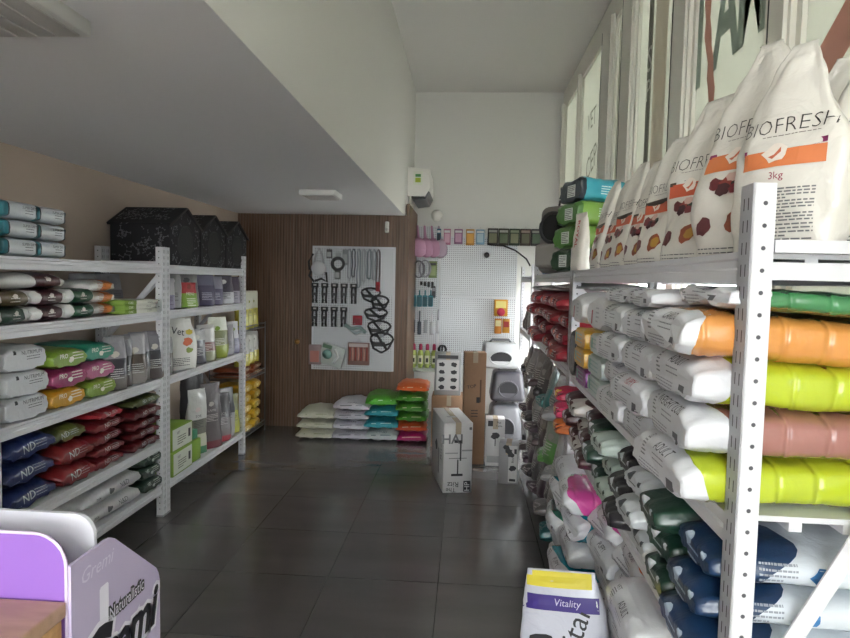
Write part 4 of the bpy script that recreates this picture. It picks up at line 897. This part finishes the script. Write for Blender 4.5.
# ================================================================== RIGHT RACKS
def pr_(src, s, d, z, lb, cat, group, rot=0, j=.006, scale=None):
    """front end toward the aisle"""
    v = RR(s, d+rnd.uniform(-j, j), z+.001); r = (-TA+rot+rnd.uniform(-.015, .015)) if not isinstance(rot, tuple) else rot
    return inst(src, v, r, lb, cat, group, scale)
def cleanfilm(name, hexc, stripes=True):
    """tinted food seen under clear plastic, with soft fold lines"""
    m = mat(name, hexc, .22, .6, 9, coat=.7, vary=.12, detail=5)
    nt = m.node_tree; w = nt.nodes.new('ShaderNodeTexWave'); w.inputs['Scale'].default_value = 4.2; w.inputs['Distortion'].default_value = 1.6; w.inputs['Detail'].default_value = 2; w.inputs['Detail Scale'].default_value = 1.5
    tc = [n for n in nt.nodes if n.type == 'TEX_COORD'][0]; nt.links.new(tc.outputs['Object'], w.inputs['Vector'])
    pw = nt.nodes.new('ShaderNodeMath'); pw.operation = 'POWER'; pw.inputs[1].default_value = 14; nt.links.new(w.outputs['Fac'], pw.inputs[0])
    b1 = [n for n in nt.nodes if n.type == 'BUMP'][0]; b2 = nt.nodes.new('ShaderNodeBump'); b2.inputs['Strength'].default_value = .7; b2.inputs['Distance'].default_value = .006; b2.invert = True
    nt.links.new(pw.outputs[0], b2.inputs['Height']); nt.links.new(b1.outputs[0], b2.inputs['Normal']); nt.links.new(b2.outputs[0], nt.nodes['Principled BSDF'].inputs['Normal'])
    return m
BODY = {k: cleanfilm('clear_film_'+k, v) for k, v in dict(lime='#aebd2a', orange='#cf8c48', rose='#9c6a63', green='#3f7d4e', teal='#1f8698', red='#c8492c', jade='#2c6b58', pinkc='#cf4f9c', coral='#e0713c', pale='#c4bfc2', yellow='#cfae3c').items()}
LBL = '#cdced2'
def vet(key, body, zt=.16, word='ADULT', W=.33, H=.098, L=.5, seed=1, wave=.02, wcol='#3a3a40', f0=.55):
    def d(p):
        D = (-1, 0, .55)
        p.para(.028, .04, 6, (.012, W*.25, H*.6), D, UP, ink('#55555a'), seed+4); p.text('VET', .012, (.012, W*.25, H*.93), D, UP, INK)
        p.text(word, .022, (.012, -W*.08, H*.8), D, UP, ink(wcol), bold=.0, sx=.8)
        p.para(.08, .01, 2, (.012, -W*.06, H*.5), D, UP, ink('#77777c'), seed); p.para(.13, .02, 4, (0, W*.1, H*.2), (-1, 0, .1), UP, ink('#8a8a90'), seed+1)
        p.put(grid2d(.035, .022, 3, 2), (0, -W*.28, H*.25), (-1, 0, .1), UP, ink('#55555a'))
    return bag('food_sack', 'vet'+key, d, L=L, W=W, H=H, zones=[(zt, LBL), (1, BODY[body])], a=.15, f0=f0, b=.2, f1=.2, w0=.96, seed=seed, amp=.007, n=3.6, wave=wave, creases=3, nt=72, nf=34)
gs = 'labelled food sacks stacked on the second shelf of the near right rack'
table = [  # columns from the near post; each bottom -> top
 [('lime', 'lime green', 'ADULT', .09, '#3a3a40'), ('rose', 'dusky pink', 'WEIGHT LOSS', .15, '#2c2c30'), ('lime', 'lime green', 'ADULT', .13, '#3a3a40'), ('orange', 'orange', 'CARDIO', .07, '#55555a')],
 [('teal', 'teal', 'ADULT', .3, '#3a3a40'), ('pale', 'pale', 'PUPPY', .3, '#a03c4c'), ('pale', 'pale', 'RENAL', .34, '#3a3a40'), ('pale', 'pale', 'ADULT', .3, '#55555a')],
 [('jade', 'jade green', 'ADULT', .2, '#3a6a5a'), ('red', 'orange red', 'PUPPY', .16, '#55555a'), ('teal', 'teal', 'ADULT', .17, '#3a3a40'), ('pale', 'pale', 'OBESITY', .3, '#55555a')]]
for c, col in enumerate(table):
    for r, (b_, nm, w, zt, wc) in enumerate(col):
        pr_(vet('%s%s%d' % (b_, w[:3], r), b_, zt, w, seed=c*4+r, wcol=wc, wave=.03 if c else .014), .215+c*.335, -.085+.012*((r*7+c*5) % 3)+.012*c, 1.191+r*(.0975 if c == 0 else .092),
            '%s sack marked %s, %s of the %s labelled column, right rack' % (nm, w, lay(r, 4), NTH[c]), 'food sack', gs, rot=[.02, -.03, .03, -.01][(r+c) % 4] if c or r < 2 else (0, [.02, .05][r-2], -TA-.02))
flat = lambda key, body, zt, seed, W=.34, H=.046: vet(key, body, zt, 'VET', W, H, .5, seed, .03)
pr_(flat('topgreen', 'green', .1, 21), .2, -.02, 1.583, 'flat sack with green contents on top of the orange sack', 'food sack', gs, rot=(0, .06, -TA-.05))
pr_(flat('toppale', 'pale', .5, 22), .545, -.05, 1.566, 'flat white sack on top of the second column of labelled sacks', 'food sack', gs, rot=-.05)
pr_(flat('toppale2', 'pale', .4, 23), .88, -.03, 1.566, 'flat white sack on top of the third column of labelled sacks', 'food sack', gs, rot=.04)
# pads and big white bags further along
padr = lambda key, c1, c2, W=.3, H=.08, seed=3: bag('pad_pack', 'pr'+key, lambda p: (p.para(W*.5, H*.4, 3, (0, 0, H*.5), F, UP, ink('#8aa8a8'), 3), p.put(grid2d(.03, .04), (0, W*.3, H*.5), F, UP, ink('#6fa8a0'))), L=.42, W=W, H=H, zones=[(.1, c1), (1, c2)], a=.1, f0=.8, b=.1, f1=.8, w0=.96, seed=seed, n=5)
gp = 'pad packs on the second shelf of the near right rack'
for r in range(3): pr_(padr('teal', '#b9c6c4', '#c9d0cf'), 1.23, -.03, 1.191+r*.081, 'pale teal printed pad pack beside the labelled sacks, %s of three' % ['lowest', 'middle', 'topmost'][r], 'pad pack', gp)
pr_(padr('purple', '#7a2c7c', '#8c3a8a', .26), 1.53, -.03, 1.191, 'purple pad pack under the yellow one', 'pad pack', gp)
for r in range(2): pr_(padr('yellow', '#c99a34', '#cfae44', .26), 1.53, -.045, 1.272+r*.081, 'yellow pad pack on the purple one, %s of two' % ['lower', 'upper'][r], 'pad pack', gp)
wheel = bag('black_pack', 'wheel', lambda p: [p.put(([(.05*math.cos(a*PI/8)*k, .07*math.sin(a*PI/8)*k) for a in range(16) for k in (.8, 1)], [(2*a, 2*a+1, (2*a+3) % 32, (2*a+2) % 32) for a in range(16)]), (0, 0, .1+.0*i), F, UP, ink('#6a6a70')) for i in range(1)],
            L=.3, W=.2, H=.22, zones=[(1, '#2c2a2e')], a=.2, f0=.8, b=.2, f1=.8, seed=4)
pr_(wheel, 1.8, -.03, 1.191, 'black pack with a round wheel pattern beside the middle post', 'pack', None)
def dred(p): p.put(([(-.012, -.05), (.012, -.05), (.02, 0), (.01, .05), (-.014, .05), (-.004, 0)], [(0, 1, 2, 5), (5, 2, 3, 4)]), (0, .06, .08), F, UP, ink('#a83040')); p.para(.06, .05, 4, (0, -.05, .07), F, UP, ink('#9a9a9e'), 3)
wr_ = bag('food_bag', 'whiter', dred, L=.45, W=.4, H=.15, zones=[(1, '#cfcfd0')], a=.3, f0=.6, b=.3, f1=.2, seed=14)
for i, s in enumerate((1.28, 1.75)): pr_(wr_, s, -.02, 1.437, 'large white bag with a red ribbon mark above the pad packs, %s' % ['nearer', 'further'][i], 'food bag', 'large white bags above the pad packs')
# red glossy bags
def dgl(key, hexc, H=.095, W=.37, seed=1, acc='#c9c4c6', a2='#d86a4c'):
    def d(p):
        for k in range(3): p.put(blob2d(.022+.008*k, seed+k), (0, W*(.3-.28*k), H*(.4+.12*(k % 2))), (-1, 0, .2), UP, ink([acc, a2, '#5c1a26'][k]))
        p.para(W*.3, H*.3, 3, (0, -W*.1, H*.5), (-1, 0, .2), UP, ink(acc), seed)
    return bag('food_bag', 'gl'+key, d, L=.45, W=W, H=H, zones=[(1, hexc)], a=.35, f0=.3, b=.3, f1=.2, seed=seed, amp=.016, n=2.3)
for c in range(5):
    for r in range(4):
        k = (c*3+r) % 3
        pr_(dgl('r%d' % k, ['#8c2632', '#7c1e2c', '#963038'][k], seed=3+k), 2.33+c*.385, -.05+.02*((c+r) % 3), 1.191+r*.094, 'glossy red bag, %s of the %s stack beyond the middle post' % (lay(r, 4), NTH[c]), 'food bag', 'glossy red bags in the far right rack', rot=rnd.uniform(-.12, .12), j=.02)
big = bag('litter_sack', 'biggrey', lambda p: p.text('HUMPER', .03, (.3, -.2, .04), (0, -1, .5), UP, ink('#8a8a90')), L=.9, W=.4, H=.04, zones=[(.3, '#8a8b88'), (.34, '#2a2a2c'), (.6, '#5e5f60'), (1, '#8f9296')], a=.3, f0=.2, b=.3, f1=.2, seed=4)
inst(big, RR(1.98, .2, 1.588), PI2-TA, 'long grey and black flat sack right under the top shelf by the middle post', 'food sack', None)
inst(big, RR(2.95, .18, 1.57), PI2-TA+.05, 'dark flat sack lying on the glossy red bags', 'food sack', None)
# --- middle shelf packs
def mid(key, c1, c2, W=.205, H=.083, seed=1, zt=.4, em='#cfd3d8', side=False):
    def d(p):
        p.put(blob2d(.02, seed), (0, W*.12, H*.6), (-1, 0, .3), UP, ink(em)); p.put(blob2d(.012, seed+3), (0, -W*.25, H*.55), (-1, 0, .3), UP, ink(em)); p.para(W*.3, H*.2, 2, (0, 0, H*.3), (-1, 0, .3), UP, ink(em), seed)
        if side: p.put(blob2d(.024, 3), (.2, -W/2, H*.5), (0, -1, 0), UP, ink('#2f6fa8')); p.para(.07, .04, 5, (.12, -W/2, H*.5), (0, -1, 0), UP, ink('#8a8f98'), 4); p.text('VET', .02, (.37, -W/2, H*.45), (0, -1, 0), UP, ink('#3a6a7a'))
    return bag('food_pack', 'm'+key, d, L=.45, W=W, H=H, zones=[(zt, c1), (1, c2)], a=.35, f0=.4, b=.3, f1=.2, w0=.8, seed=seed, amp=.008, n=2.5, wave=.04)
gm = 'food packs on the middle shelf of the near right rack'
mcols = [('navy blue', mid('navy', '#1b3556', '#cdd3da', .24, .083, 3, .3, '#aebccb', True), 3), ('dark green', mid('green', '#1e3c30', '#b9c4bf', seed=4, zt=.5), 3), ('white', mid('white', '#c6cacd', '#c0c4c8', seed=5, em='#4a4e52'), 3),
         ('black', mid('black', '#262428', '#c6c6c8', seed=6, zt=.28), 3), ('green and white', mid('greenw', '#b9c6be', '#3f6a50', seed=7, zt=.25, em='#3a4a40'), 3), ('dark green', mid('green', '', ''), 3),
         ('brown', mid('brown', '#45262a', '#c9c4c0', seed=9, zt=.4), 3), ('white and brown', mid('wbrown', '#c4bfba', '#4a2a2a', seed=10, zt=.2, em='#4a2a2a'), 3), ('brown', mid('brown', '', ''), 3)]
s = .045
for c, (nm, src, n_) in enumerate(mcols):
    W = .24 if c == 0 else .205
    for r in range(n_):
        pr_(src, s+W/2, -.055+.02*((c+r) % 3), .869+r*.082, '%s pack on the middle right shelf, %s of the %s stack' % (nm, ['bottom', 'middle', 'top'][r], NTH[c]), 'food pack', gm, rot=rnd.uniform(-.06, .06))
    s += W
for r, (nm, hx) in enumerate([('orange', '#c9703a'), ('pink', '#c64468'), ('crimson', '#b02c4c')]):
    pr_(dgl('pk'+nm, hx, .082, .17, 5+r, '#d6c4c6', '#d8b84c'), 1.98, -.07, .869+r*.081, '%s pouch beside the middle post under the second shelf, %s of three' % (nm, ['lowest', 'middle', 'topmost'][r]), 'pouch', gm)
# --- lowest pile of the near rack
gb = 'food sacks in the lowest pile of the near right rack'
pile = [['pale', 'yellow', 'pale', 'pale', 'yellow'], ['jade', 'pale', 'teal', 'yellow', 'pale'], ['pale', 'red', 'pale', 'pale', 'coral'], ['yellow', 'pale', 'pale', 'pale', 'pinkc'], ['pale', 'teal', 'pale', 'teal', 'pinkc'], ['pale', 'pale', 'jade', 'teal', 'pale']]
nm_ = dict(pale='white', yellow='yellow', jade='dark green', teal='teal', red='orange red', coral='bright orange', pinkc='hot pink')
for c, col in enumerate(pile):
    for r, b_ in enumerate(col):
        lb = '%s sack, %s of the %s column in the lowest right pile' % (nm_[b_], lay(r, 5), NTH[c])
        pr_(vet('low%s%d' % (b_, r % 2), b_, (.3 if b_ == 'pale' else .07), ['ADULT', 'PUPPY'][r % 2], .33, .112, .5, 30+r, .035, f0=.35), .215+c*.332, (-.06 if c in (0, 1) else (-.01 if c in (2, 3) else -.10))+.02*((c*2+r) % 3), .201+r*.112, lb, 'food sack', gb, rot=rnd.uniform(-.09, .09), j=.015)
# big dog food bag standing on the floor in front
def dvit(p):
    p.put(grid2d(.5, .05, 24, 3), (-.06, 0, .50), F, UP, ink('#3c2c7c')); p.text('Vitality', .03, (-.06, -.02, .50), F, UP, ink('#c9c4dc'), shear=.2, off=.003); p.put(grid2d(.5, .05, 24, 3), (-.06, 0, .575), F, UP, ink('#d8c83c'))
    p.text('Vital', .07, (-.06, -.03, .40), F, UP, INK, rot=1.2); p.put(blob2d(.05, 4), (-.06, .07, .37), F, UP, INK); p.put(blob2d(.03, 6), (-.06, .02, .33), F, UP, ink('#e0e0e4'), off=.003)
    p.para(.1, .14, 6, (-.06, -.04, .2), F, UP, INK, 3)
vb = bag('food_bag', 'vit', dvit, L=.585, W=.33, H=.11, zones=[(1, '#c6c8d4')], a=.15, f0=.75, b=.5, f1=.06, w0=.97, w1=.7, side=.9, seam1=.02, seed=2, stand=True, amp=.008, n=3.2, taper=True)
inst(vb, (.415, 2.05, .026), (-.14, .1, 1.2), 'big white dog food bag with violet and yellow bands, standing on the floor', 'food bag', None)
# --- far rack, dim jumble of pouches
gj = 'dim pouches in the far right rack'
jc = [('grey', '#6c6866', '#8a8684'), ('charcoal', '#3a3638', '#5c5656'), ('brown grey', '#54484a', '#77706c'), ('silver', '#8c8c8c', '#a6a6a6'), ('teal', '#2f6a6c', '#6c7c7c'), ('blue', '#3654a0', '#9aa0b4'), ('green', '#5c8a4c', '#7c8478'), ('dark plum', '#3c2a34', '#5c5256')]
seq = {0: [3, 0, 4, 2, 1, 0, 2, 1, 0, 2, 1], 1: [3, 5, 6, 0, 2, 1, 7, 0, 1, 2, 7], 2: [4, 7, 0, 1, 7, 2, 1, 0, 7, 1, 2]}
for lv, (zs, Hh_) in enumerate([(.869, .235), (.531, .26), (.201, .25)]):
    for i, k in enumerate(seq[lv]):
        nm, c1, c2 = jc[k]
        src = bag('treat_pouch', 'j%d%d' % (k, lv), lambda p: (p.para(.09, .06, 5, (-.04, 0, .1), F, UP, ink('#b4b0ac'), k), p.put(blob2d(.03, k), (-.04, 0, .17), F, UP, ink('#8f8a86')), p.put(grid2d(.03, .02), (-.04, .04, .05), F, UP, ink('#c9c9c9'))), L=Hh_, W=.2, H=.12, zones=[(.55, c1), (1, c2)], a=.2, f0=.7, b=.7, f1=.05, w0=.95, w1=.85, seam1=.012, seed=k+lv, stand=True, amp=.012, taper=True)
        pr_(src, 2.22+i*.182, .02+.02*(i % 2), zs, '%s pouch, far right rack, %s from the middle post, %s' % (nm, NTH[i], ['under the red bags', 'second lowest shelf', 'lowest shelf'][lv]), 'pouch', gj, rot=rnd.uniform(-.1, .45), j=.02)
        if lv < 3 and i % 2 == 0:
            lay_ = bag('treat_pouch', 'jl%d' % k, lambda p: (p.para(.1, .03, 3, (0, 0, .04), F, UP, ink('#b4b0ac'), k)), L=.25, W=.19, H=.07, zones=[(.5, c1), (1, c2)], a=.4, f0=.2, b=.4, f1=.05, seed=k, amp=.014)
            pr_(lay_, 2.3+i*.182, -.09, zs, '%s pouch lying at the far right shelf edge, %s along, %s' % (nm, NTH[i//2], ['under the red bags', 'second lowest shelf', 'lowest shelf'][lv]), 'pouch', gj, rot=rnd.uniform(-.3, .3))
# corner rack contents
for i in range(4):
    for lv, z in enumerate((1.101, .501)):
        k = (i*3+lv) % 8; nm = jc[k][0]
        inst(BAGS['j%d%d' % (k if 'j%d%d' % (k, lv) in BAGS else 0, lv)], (.72, 6.35+i*.26, z), rnd.uniform(-.2, .4), '%s pouch in the corner rack, %s from the aisle on the %s shelf' % (nm, NTH[i], ['upper', 'lower'][lv]), 'pouch', 'pouches in the corner rack')
# --- tall white pouches on the top shelf
ORG, PUR = ink('#d07848'), ink('#7c2c58')
def bio(key, W, H, w1, lean, seed, back=False, full=True, b=.8):
    def d(p):
        X = -.05
        p.text('BIOFRESH', W*.14, (X, .0, H*.62), F, UP, ink('#3a3836'), sx=.98, bold=-.018); p.para(W*.5, .003, 1, (X, -W*.05, H*.565), F, UP, ink('#77706c'), 3)
        p.put(grid2d(W*.74, H*.085, 14, 4), (X, 0, H*.455), F, UP, ORG if not back else ink('#c45c40')); p.put(([(-W*.37, 0), (-W*.1, -.004), (W*.1, -.002), (W*.37, .006), (W*.37, .016), (-W*.37, .01)], [(0, 1, 2, 3), (0, 3, 4, 5)]), (X, 0, H*.49), F, UP, PUR if not back else ink('#4a4038'), off=.0024)
        p.put(blob2d(.026, 3), (X, .01, H*.485), F, UP, ink('#e0d6cc'), off=.003); p.put(([(-.012, -.008), (-.002, -.013), (.012, 0), (.01, .01), (0, -.004)], [(0, 1, 2, 4), (4, 2, 3)]), (X, .01, H*.485), F, UP, ink('#c46a4c'), off=.0036)
        if not full:
            p.text('3kg', W*.085, (X, 0, H*.365), F, UP, ink('#8c2440')); p.para(W*.62, H*.15, 11, (X, 0, H*.23), F, UP, ink('#6a6a6c'), 5); p.para(W*.62, H*.07, 5, (X, 0, H*.1), F, UP, ink('#6a6a6c'), 6)
        else:
            for k, (yy, zz, r_, hx) in enumerate([(.04, .33, .022, '#6a3034'), (.01, .335, .022, '#8c4038'), (-.02, .32, .02, '#2f3a30'), (.02, .3, .02, '#4a2c30'), (.0, .36, .016, '#c9a9a0'), (-.01, .3, .018, '#77343a')]): p.put(blob2d(r_, k+2), (X, yy, H*zz+.01), F, UP, ink(hx), off=.002+.0003*k)
            p.put(blob2d(.036, 11), (X, -.03, H*.17), F, UP, ink('#8c4a34'), .3); p.put(blob2d(.022, 12), (X, -.04, H*.175), F, UP, ink('#a88038'), .3, off=.003); p.put(blob2d(.03, 13), (X, .07, H*.15), F, UP, ink('#5c3034'), .3)
            p.text('3kg', W*.07, (X, -W*.38, H*.07), F, UP, INK); p.para(W*.6, .01, 2, (X, .02, H*.035), F, UP, ink('#55555a'), 4)
    return bag('food_pouch', 'bio'+key, d, L=H, W=W, H=.1, zones=[(1, '#d2cec6')], a=.12, f0=.7, b=b, f1=.03, w0=.97, w1=w1, seam1=.012, seed=seed, stand=True, amp=.012, n=3, lean=lean, nt=44, nf=40, taper=True, side=.62)
gt = 'tall white pouches on the top shelf'
def top(src, x, y, rz, lb, tilt=(0, 0)): inst(src, (x, y, 1.6915), (tilt[0], tilt[1], math.radians(rz)), lb, 'food pouch', gt)
top(bio('B', .215, .40, .22, .16, 2, full=False), .628, 1.27, 33, 'white BIOFRESH pouch nearest the rack post, with red 3kg and small print')
top(bio('A', .25, .49, .24, .22, 5, b=.6), .645, 1.50, 28, 'tallest white BIOFRESH pouch, leaning behind the one nearest the post')
top(bio('E', .25, .45, .42, .3, 7, back=True), .64, 1.80, 22, 'tall white BIOFRESH pouch with a red band')
top(bio('C', .27, .47, .4, .25, 9, full=False), .86, 1.50, 42, 'white pouch behind the nearest one at the window side')
top(bio('D', .25, .40, .5, .2, 12, full=False), .78, 1.24, 38, 'white pouch cut by the right edge of the picture')
for i in range(5):
    top(bio(['F', 'G'][i % 2], .2, [.40, .37][i % 2], .45, .35, 13+i % 2, back=True), .625+.012*(i % 2), 2.07+i*.215, 18-3*i, 'smaller white BIOFRESH pouch, %s beyond the red-banded tall one' % NTH[i])
boro = pouch('boro', [(1, '#cfc9c0')], .12, .27, .07, lambda p: p.text('ROYAL', .03, (-.05, 0, .18), F, UP, ink('#b02c2c'), rot=-PI2, bold=.02), 6)
inst(boro, (.56, 3.14, 1.6915), .3, 'small white pouch with red vertical lettering between the tall pouches and the teal pack', 'pouch', None)
# stack of bedding packs beside the middle post
def hay(key, c1, c2, H=.13):
    return bag('bedding_pack', 'hay'+key, lambda p: (p.put(grid2d(.085, H*.5, 4, 3), (0, -.02, H*.45), F, UP, ink('#d6dad6')), p.para(.07, H*.38, 6, (0, -.02, H*.45), F, UP, INK, 3, off=.003), p.para(.07, H*.3, 4, (.16, -.13, H*.5), (0, -1, 0), UP, ink('#cfe6e0'), 3)),
               L=.3, W=.25, H=H, zones=[(.1, c1), (1, c2)], a=.2, f0=.7, b=.2, f1=.6, w0=.9, seed=len(key), amp=.012, n=4)
for r, (nm, a_, b_) in enumerate([('dark green', '#2c4a34', '#3c5a40'), ('leaf green', '#4d7a3a', '#7fa84c'), ('leaf green', '#557f3c', '#86b04e'), ('turquoise', '#23323c', '#3f9fb2')]):
    inst(hay(['dk', 'gr', 'gr', 'turq'][r], a_, b_), (.525+.012*r, 3.52+.02*(r % 2), 1.692+r*.129), (.0, 0 if r < 3 else .03, .35), '%s bedding pack, %s of the stack above the middle post' % (nm, lay(r, 4)), 'bedding pack', 'bedding packs on the top shelf')
# backpack
bp = empty('pet_backpack', (.66, 4.35, 1.692), .75); tag(bp, 'grey pet carrier backpack standing on the top shelf at the far end', 'backpack')
gfab = mat('grey_fabric', '#726d6a', .85, .3, 90); dfab = matte('#2b292c')
m = MB(); bm = bmesh.new(); bmesh.ops.create_cube(bm, size=1)
for v in bm.verts: v.co = Vector((v.co.x*.24, v.co.y*(.3 if v.co.z < 0 else .25), (v.co.z+.5)*.46))
bmesh.ops.bevel(bm, geom=bm.edges[:], offset=.055, segments=4, profile=.5, affect='EDGES'); m.bm(bm, gfab, True); m.build('body', bp)
m = MB(); bm = bmesh.new(); bmesh.ops.create_cube(bm, size=1)
for v in bm.verts: v.co = Vector((v.co.x*.07-.13, v.co.y*.24, v.co.z*.16+.12))
bmesh.ops.bevel(bm, geom=bm.edges[:], offset=.025, segments=3, profile=.5, affect='EDGES'); m.bm(bm, mat('grey_fabric_light', '#8b8683', .85, .3, 90), True); m.build('front_pocket', bp)
m = MB(); m.tube([(-.125, .1*math.cos(k*PI/10), .31+.1*math.sin(k*PI/10)) for k in range(20)], .012, dfab, 8, True); m.add([(-.122, .1*math.cos(k*PI/10), .31+.1*math.sin(k*PI/10)) for k in range(20)], [tuple(range(20))[::-1]], meshm); m.build('mesh_window', bp)
for s_ in (-1, 1):
    m = MB(); m.tube([(.1, s_*.08, .42), (.17, s_*.09, .4), (.2, s_*.1, .25), (.15, s_*.1, .05)], .022, matte('#3c3858'), 8); m.build('shoulder_strap', bp)
m = MB(); m.tube([(0, -.05, .45), (0, -.04, .5), (0, .04, .5), (0, .05, .45)], .01, dfab, 8); m.build('handle', bp)
stk = bag('folded_mat', 'bmat', None, L=.28, W=.2, H=.05, zones=[(.5, '#5f86a8'), (1, '#4a6f94')], a=.2, f0=.6, b=.2, f1=.6, seed=2)
for r in range(5): inst(bag('folded_mat', 'bm%d' % r, None, L=.25, W=.16, H=.05, zones=[(1, ['#6f93b4', '#8f9aa4', '#4f7498', '#a9b05c', '#7f9ab0'][r])], a=.2, f0=.6, b=.2, f1=.6, seed=r), (.585, 4.78, 1.692+r*.05), .1, '%s folded mat left of the grey backpack, %s of five' % (['light blue', 'grey', 'mid blue', 'olive', 'pale blue'][r], lay(r, 5)), 'mat', 'folded mats on the top shelf')
hood('pet_carrier', .78, 5.0, 1.692, .3, .3, .36, '#3a383c', 'dark rounded pet carrier behind the backpack on the top shelf')

# ================================================================== FOREGROUND
ob = wood_mat('light_oak', '#b58a5c', '#d6ab78', (3, 14, 14)); ob2 = wood_mat('oak_top', '#bf9a80', '#d4af94', (2, 10, 10))
ct = empty('wooden_counter', (-.737, 1.086, .008)); tag(ct, 'light wooden counter at the bottom left corner, beside the purple display', 'counter')
m = MB(); m.rbox((-.7, -.7, .965), (0, 0, .995), ob2, .004, 2); m.build('countertop', ct)
m = MB(); m.box((-.68, -.68, 0), (-.02, -.02, .965), ob); m.box((-.02, -.69, 0), (-.005, -.62, .965), ob); m.box((-.02, -.09, 0), (-.004, -.01, .965), ob); m.build('cabinet', ct)
purple = mat('purple_card', '#8c62b6', .5, .02, 30); lil = mat('lilac_card', '#c4b8d6', .45, .02, 30); wc = mat('white_card', '#d9d9e0', .5, .02, 30); edge = mat('card_edge', '#dccbe4', .5)
ds = empty('display_bin', (-.735, 1.09, 0)); tag(ds, 'purple and lilac cardboard display bin at the bottom left, lettered Naturalistic', 'display bin')
def rpanel(x0, x1, z0, z1, r, y0, y1, m_):
    poly = [(x0, z0), (x1, z0)]+[(x1-r+r*math.cos(k*PI/16), z1-r+r*math.sin(k*PI/16)) for k in range(9)]+[(x0, z1)]
    m = MB(); m.prism(poly, ((0, y1, 0), (1, 0, 0), (0, 0, 1), (0, -1, 0)), y1-y0, m_); return m
rpanel(-.62, -.005, -1.09, .04, .062, 0, .006, purple).build('purple_panel', ds)
rpanel(-.62, -.012, -1.09, .04, .045, .1, .11, wc).build('white_back_panel', ds)
m = MB(); pts = [(-.62, .006, .04)]+[(-.067+.062*math.cos(k*PI/16), .0, -.022+.062*math.sin(k*PI/16)) for k in range(8, -1, -1)]+[(-.005, 0, -.2)]
pts[0] = (-.62, 0, .04); m.tube(pts, .0032, edge, 6); o = m.build('panel_edging', ds); o.location = (0, 0, 0)
def side(x0, x1, m_):
    pl = [(.002, -1.09), (.342, -1.09), (.342, -.215), (.336, -.195), (.326, -.178), (.31, -.164), (.15, -.03), (.135, -.022), (.118, -.0195), (.002, -.021)]
    m = MB(); m.prism(pl, ((x0, 0, 0), (0, 1, 0), (0, 0, 1), (1, 0, 0)), x1-x0, m_); return m
for c_ in ds.children:
    c_.location.z = 1.09
m = side(-.004, .003, lil); o = m.build('lilac_side_panel', ds); o.location.z = 1.09
m = MB(); m.box((-.62, .335, -1.09), (-.004, .342, -.3), lil); m.box((-.62, .006, -.5), (-.004, .335, -.49), wc); o = m.build('bin_body', ds); o.location.z = 1.09
p = Print(None); SX = .0034; DX = (1, 0, 0)
wsh = ink('#e9e6f2')
for dx, col, bd in ((0, wsh, .1), (.0006, ink('#26242c'), .035)):
    p.text('G', .13, (SX+dx, .068, .828), DX, UP, col, bold=bd, shear=.25, off=.0003); p.text('remi', .085, (SX+dx, .213, .826), DX, UP, col, bold=bd, shear=.25, off=.0003, sx=.92)
    p.text('Naturalistic', .026, (SX+dx, .195, .906), DX, UP, ink('#26242c') if dx == 0 else wsh, bold=.12 if dx == 0 else .0, off=.0003, sx=.8)
p.put(([(-.014, -.05), (.014, -.05), (.016, -.045), (.016, .045), (.012, .05), (-.012, .05), (-.016, .045), (-.016, -.045)], [tuple(range(8))]), (SX, .108, .93), DX, UP, ink('#ece9f6'), off=.0002)
p.text('Gremi', .03, (SX, .09, 1.03), DX, UP, ink('#ddd6ea'), shear=.3, off=.0002, rot=.0)
p.obj('printed_lettering', ds, True)

# ------------------------------------------------------------------ light
w = bpy.data.worlds.new('daylight'); C.world = w; w.use_nodes = True
bg = w.node_tree.nodes['Background']; bg.inputs[0].default_value = (.97, .985, 1, 1); bg.inputs[1].default_value = 9.5
C.view_settings.exposure = .98
C.cycles.max_bounces = 10; C.cycles.diffuse_bounces = 6; C.cycles.glossy_bounces = 4; C.cycles.transparent_max_bounces = 12
